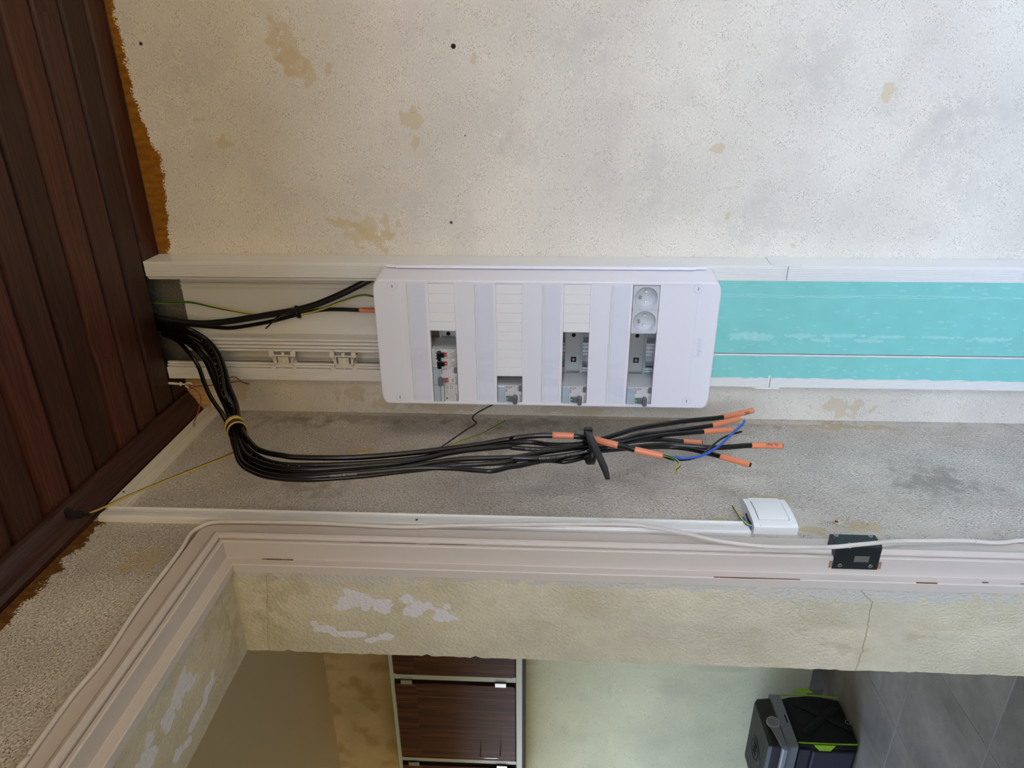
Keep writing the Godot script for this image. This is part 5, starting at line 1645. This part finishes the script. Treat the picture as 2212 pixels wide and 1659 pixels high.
func build_bag() -> void:
	var x1 := -2.205
	var x0 := -2.63
	var z0 := -1.255
	var z1 := -0.985
	var t := thing("cool_bag", "black cool bag with grey rigid lid and lime green trim on the kitchen floor", "bag", Vector3((x0 + x1) / 2, 0, (z0 + z1) / 2))
	# soft body, slightly bellied
	var st := ST(true)
	var rings := []
	for l in [[0.0, -0.012], [0.006, -0.002], [0.08, 0.006], [0.16, 0.009], [0.24, 0.004], [0.285, -0.004], [0.288, -0.02]]:
		var ring := PackedVector3Array()
		for p in rounded(x0 - l[1], x1 + l[1], z0 - l[1], z1 + l[1], 0.025):
			ring.append(Vector3(p.x, l[0] + 0.0005, p.y))
		rings.append(ring)
	for l in rings.size() - 1:
		for k in rings[l].size():
			var k2: int = (k + 1) % rings[l].size()
			quad(st, rings[l][k2], rings[l][k], rings[l + 1][k], rings[l + 1][k2])
	var nb: int = rings[0].size()
	for k in range(1, nb - 1):
		tri(st, rings[0][0], rings[0][k], rings[0][k + 1])
		tri(st, rings[rings.size() - 1][0], rings[rings.size() - 1][k + 1], rings[rings.size() - 1][k])
	obj("soft_body", st, M.fabric, t)
	obj("piping", tb(smooth(P([x1 + 0.004, 0.283, z1 + 0.000, x1 + 0.006, 0.2, z1 + 0.003, x1 + 0.006, 0.1, z1 + 0.003, x1 + 0.002, 0.008, z1 - 0.002]), 4), 0.0035, 8), M.lime, t)
	obj("piping", tb(smooth(P([x1 + 0.004, 0.283, z0 - 0.000, x1 + 0.006, 0.2, z0 - 0.003, x1 + 0.006, 0.1, z0 - 0.003, x1 + 0.002, 0.008, z0 + 0.002]), 4), 0.0035, 8), M.lime, t)
	for e in [[z1 + 0.009, 1.0], [z0 - 0.022, -1.0]]:
		st = ST()
		prism(st, L2([0.115, 0.0, 0.133, -0.036, 0.185, -0.036, 0.217, 0.0]), Vector3(x1 + 0.004, 0, e[0]), Vector3.UP, Vector3.RIGHT if e[1] > 0 else Vector3.FORWARD * -0.7, Vector3(0, 0, 0.003) if e[1] > 0 else Vector3(-0.003, 0, 0))
		obj("side_tab", st, M.lime, t)
	# front pocket and straps
	obj("front_pocket", bx(x0 + 0.03, x1 - 0.035, 0.02, 0.212, z1 + 0.004, z1 + 0.016, 0.006), M.fabric_blue, t)
	obj("front_panel", bx(x0 + 0.03, x1 - 0.030, 0.222, 0.274, z1 + 0.003, z1 + 0.012, 0.004), M.fabric_blue, t)
	for p in [[-1.03, 0.24, -1.20, 0.03], [-1.21, 0.235, -1.06, 0.012]]:
		st = ST(true)
		band(st, smooth(P([x1 + 0.010, p[1], p[0], x1 + 0.016, (p[1] + p[3]) / 2, (p[0] + p[2]) / 2, x1 + 0.014, p[3], p[2]]), 6), Vector3(0, 0.3, 0.95), 0.019, 0.0012)
		obj("strap", st, M.fabric, t)
	var loop := PackedVector3Array()
	for k in 13:
		var a := TAU * k / 12.0
		loop.append(Vector3(x1 + 0.020, 0.016 + 0.012 * cos(a), -1.095 + 0.012 * sin(a)))
	obj("buckle", tb(loop, 0.0018, 8), M.zinc, t)
	# grey collar of the rigid top
	st = ST()
	prism(st, rounded(x0 - 0.012, x1 + 0.014, z0 - 0.002, z1 + 0.028, 0.012), Vector3(0, 0.292, 0), Vector3.RIGHT, Vector3.BACK, Vector3(0, 0.052, 0))
	obj("collar", st, M.grey_plastic, t)
	obj("collar_slot", bx(x1 + 0.0135, x1 + 0.0145, 0.302, 0.308, -1.13, -1.085), M.hole, t)
	# black lid, a shallow block with bevelled rim
	st = ST()
	var lr := []
	for l in [[0.344, 0.0], [0.405, -0.004], [0.418, -0.016]]:
		var ring := PackedVector3Array()
		for p in rounded(x0 + 0.0 - l[1], x1 - 0.002 + l[1], z0 + 0.008 - l[1], z1 + 0.018 + l[1], 0.014):
			ring.append(Vector3(p.x, l[0], p.y))
		lr.append(ring)
	for l in lr.size() - 1:
		for k in lr[l].size():
			var k2: int = (k + 1) % lr[l].size()
			quad(st, lr[l][k2], lr[l][k], lr[l + 1][k], lr[l + 1][k2])
	for k in range(1, lr[2].size() - 1):
		tri(st, lr[2][0], lr[2][k + 1], lr[2][k])
	var lid := obj("lid", st, M.lid, t)
	obj("lid_groove", bx(x0 + 0.05, x1 - 0.09, 0.4178, 0.4184, -1.030, -1.026), M.hole, lid)
	var lc := Vector3(-2.425, 0.4175, -1.115)
	obj("emblem_disc", disc(lc, Vector3.UP, 0.066, 0.004, 32, 0.002), M.lid, lid)
	var em := ST(true)
	lathe(em, lc + Vector3(0, 0.004, 0), Vector3.UP, L2([0, 0.052, 0.0016, 0.052, 0.0016, 0.046, 0, 0.046]), 32)
	var emblem := obj("emblem", em, M.fabric, lid)
	for k in 3:
		var arc := PackedVector3Array()
		for q in 9:
			var a := lerpf(-1.0, 1.0, q / 8.0)
			arc.append(lc + Vector3(-0.024 + 0.024 * k + 0.010 * cos(a), 0.0048, 0.022 * sin(a)))
		obj("emblem_stroke", tb(arc, 0.0028, 6), M.fabric, emblem)
	# carrying handle folded to the front: two arms on pivots and a cross bar
	for s in [0, 1]:
		var hx: float = x1 + 0.014 if s == 0 else x0 - 0.012
		var ax := Vector3.RIGHT if s == 0 else Vector3.LEFT
		obj("pivot", disc(Vector3(hx, 0.376, -1.078), ax, 0.032, 0.010, 24, 0.003), M.grey_plastic, t)
		var pv := ST(true)
		lathe(pv, Vector3(hx, 0.376, -1.078) + ax * 0.009, ax, L2([0, 0.032, 0.003, 0.031, 0.003, 0.026, 0, 0.026]), 24)
		obj("pivot_rim", pv, mat(rgb(168, 172, 176), 0.5), t)
		st = ST()
		prism(st, L2([-1.085, 0.388, -1.065, 0.398, z1 + 0.052, 0.372, z1 + 0.052, 0.350, -1.068, 0.352]), Vector3(hx, 0, 0), Vector3.BACK, Vector3.UP, ax * 0.008)
		obj("handle_arm", st, M.grey_plastic, t)
	var hb := ST()
	box(hb, Vector3(x0 - 0.02, 0.348, z1 + 0.034), Vector3(x1 + 0.023, 0.372, z1 + 0.056), 0.004)
	obj("handle_bar", hb, mat(rgb(156, 162, 172), 0.45), t)
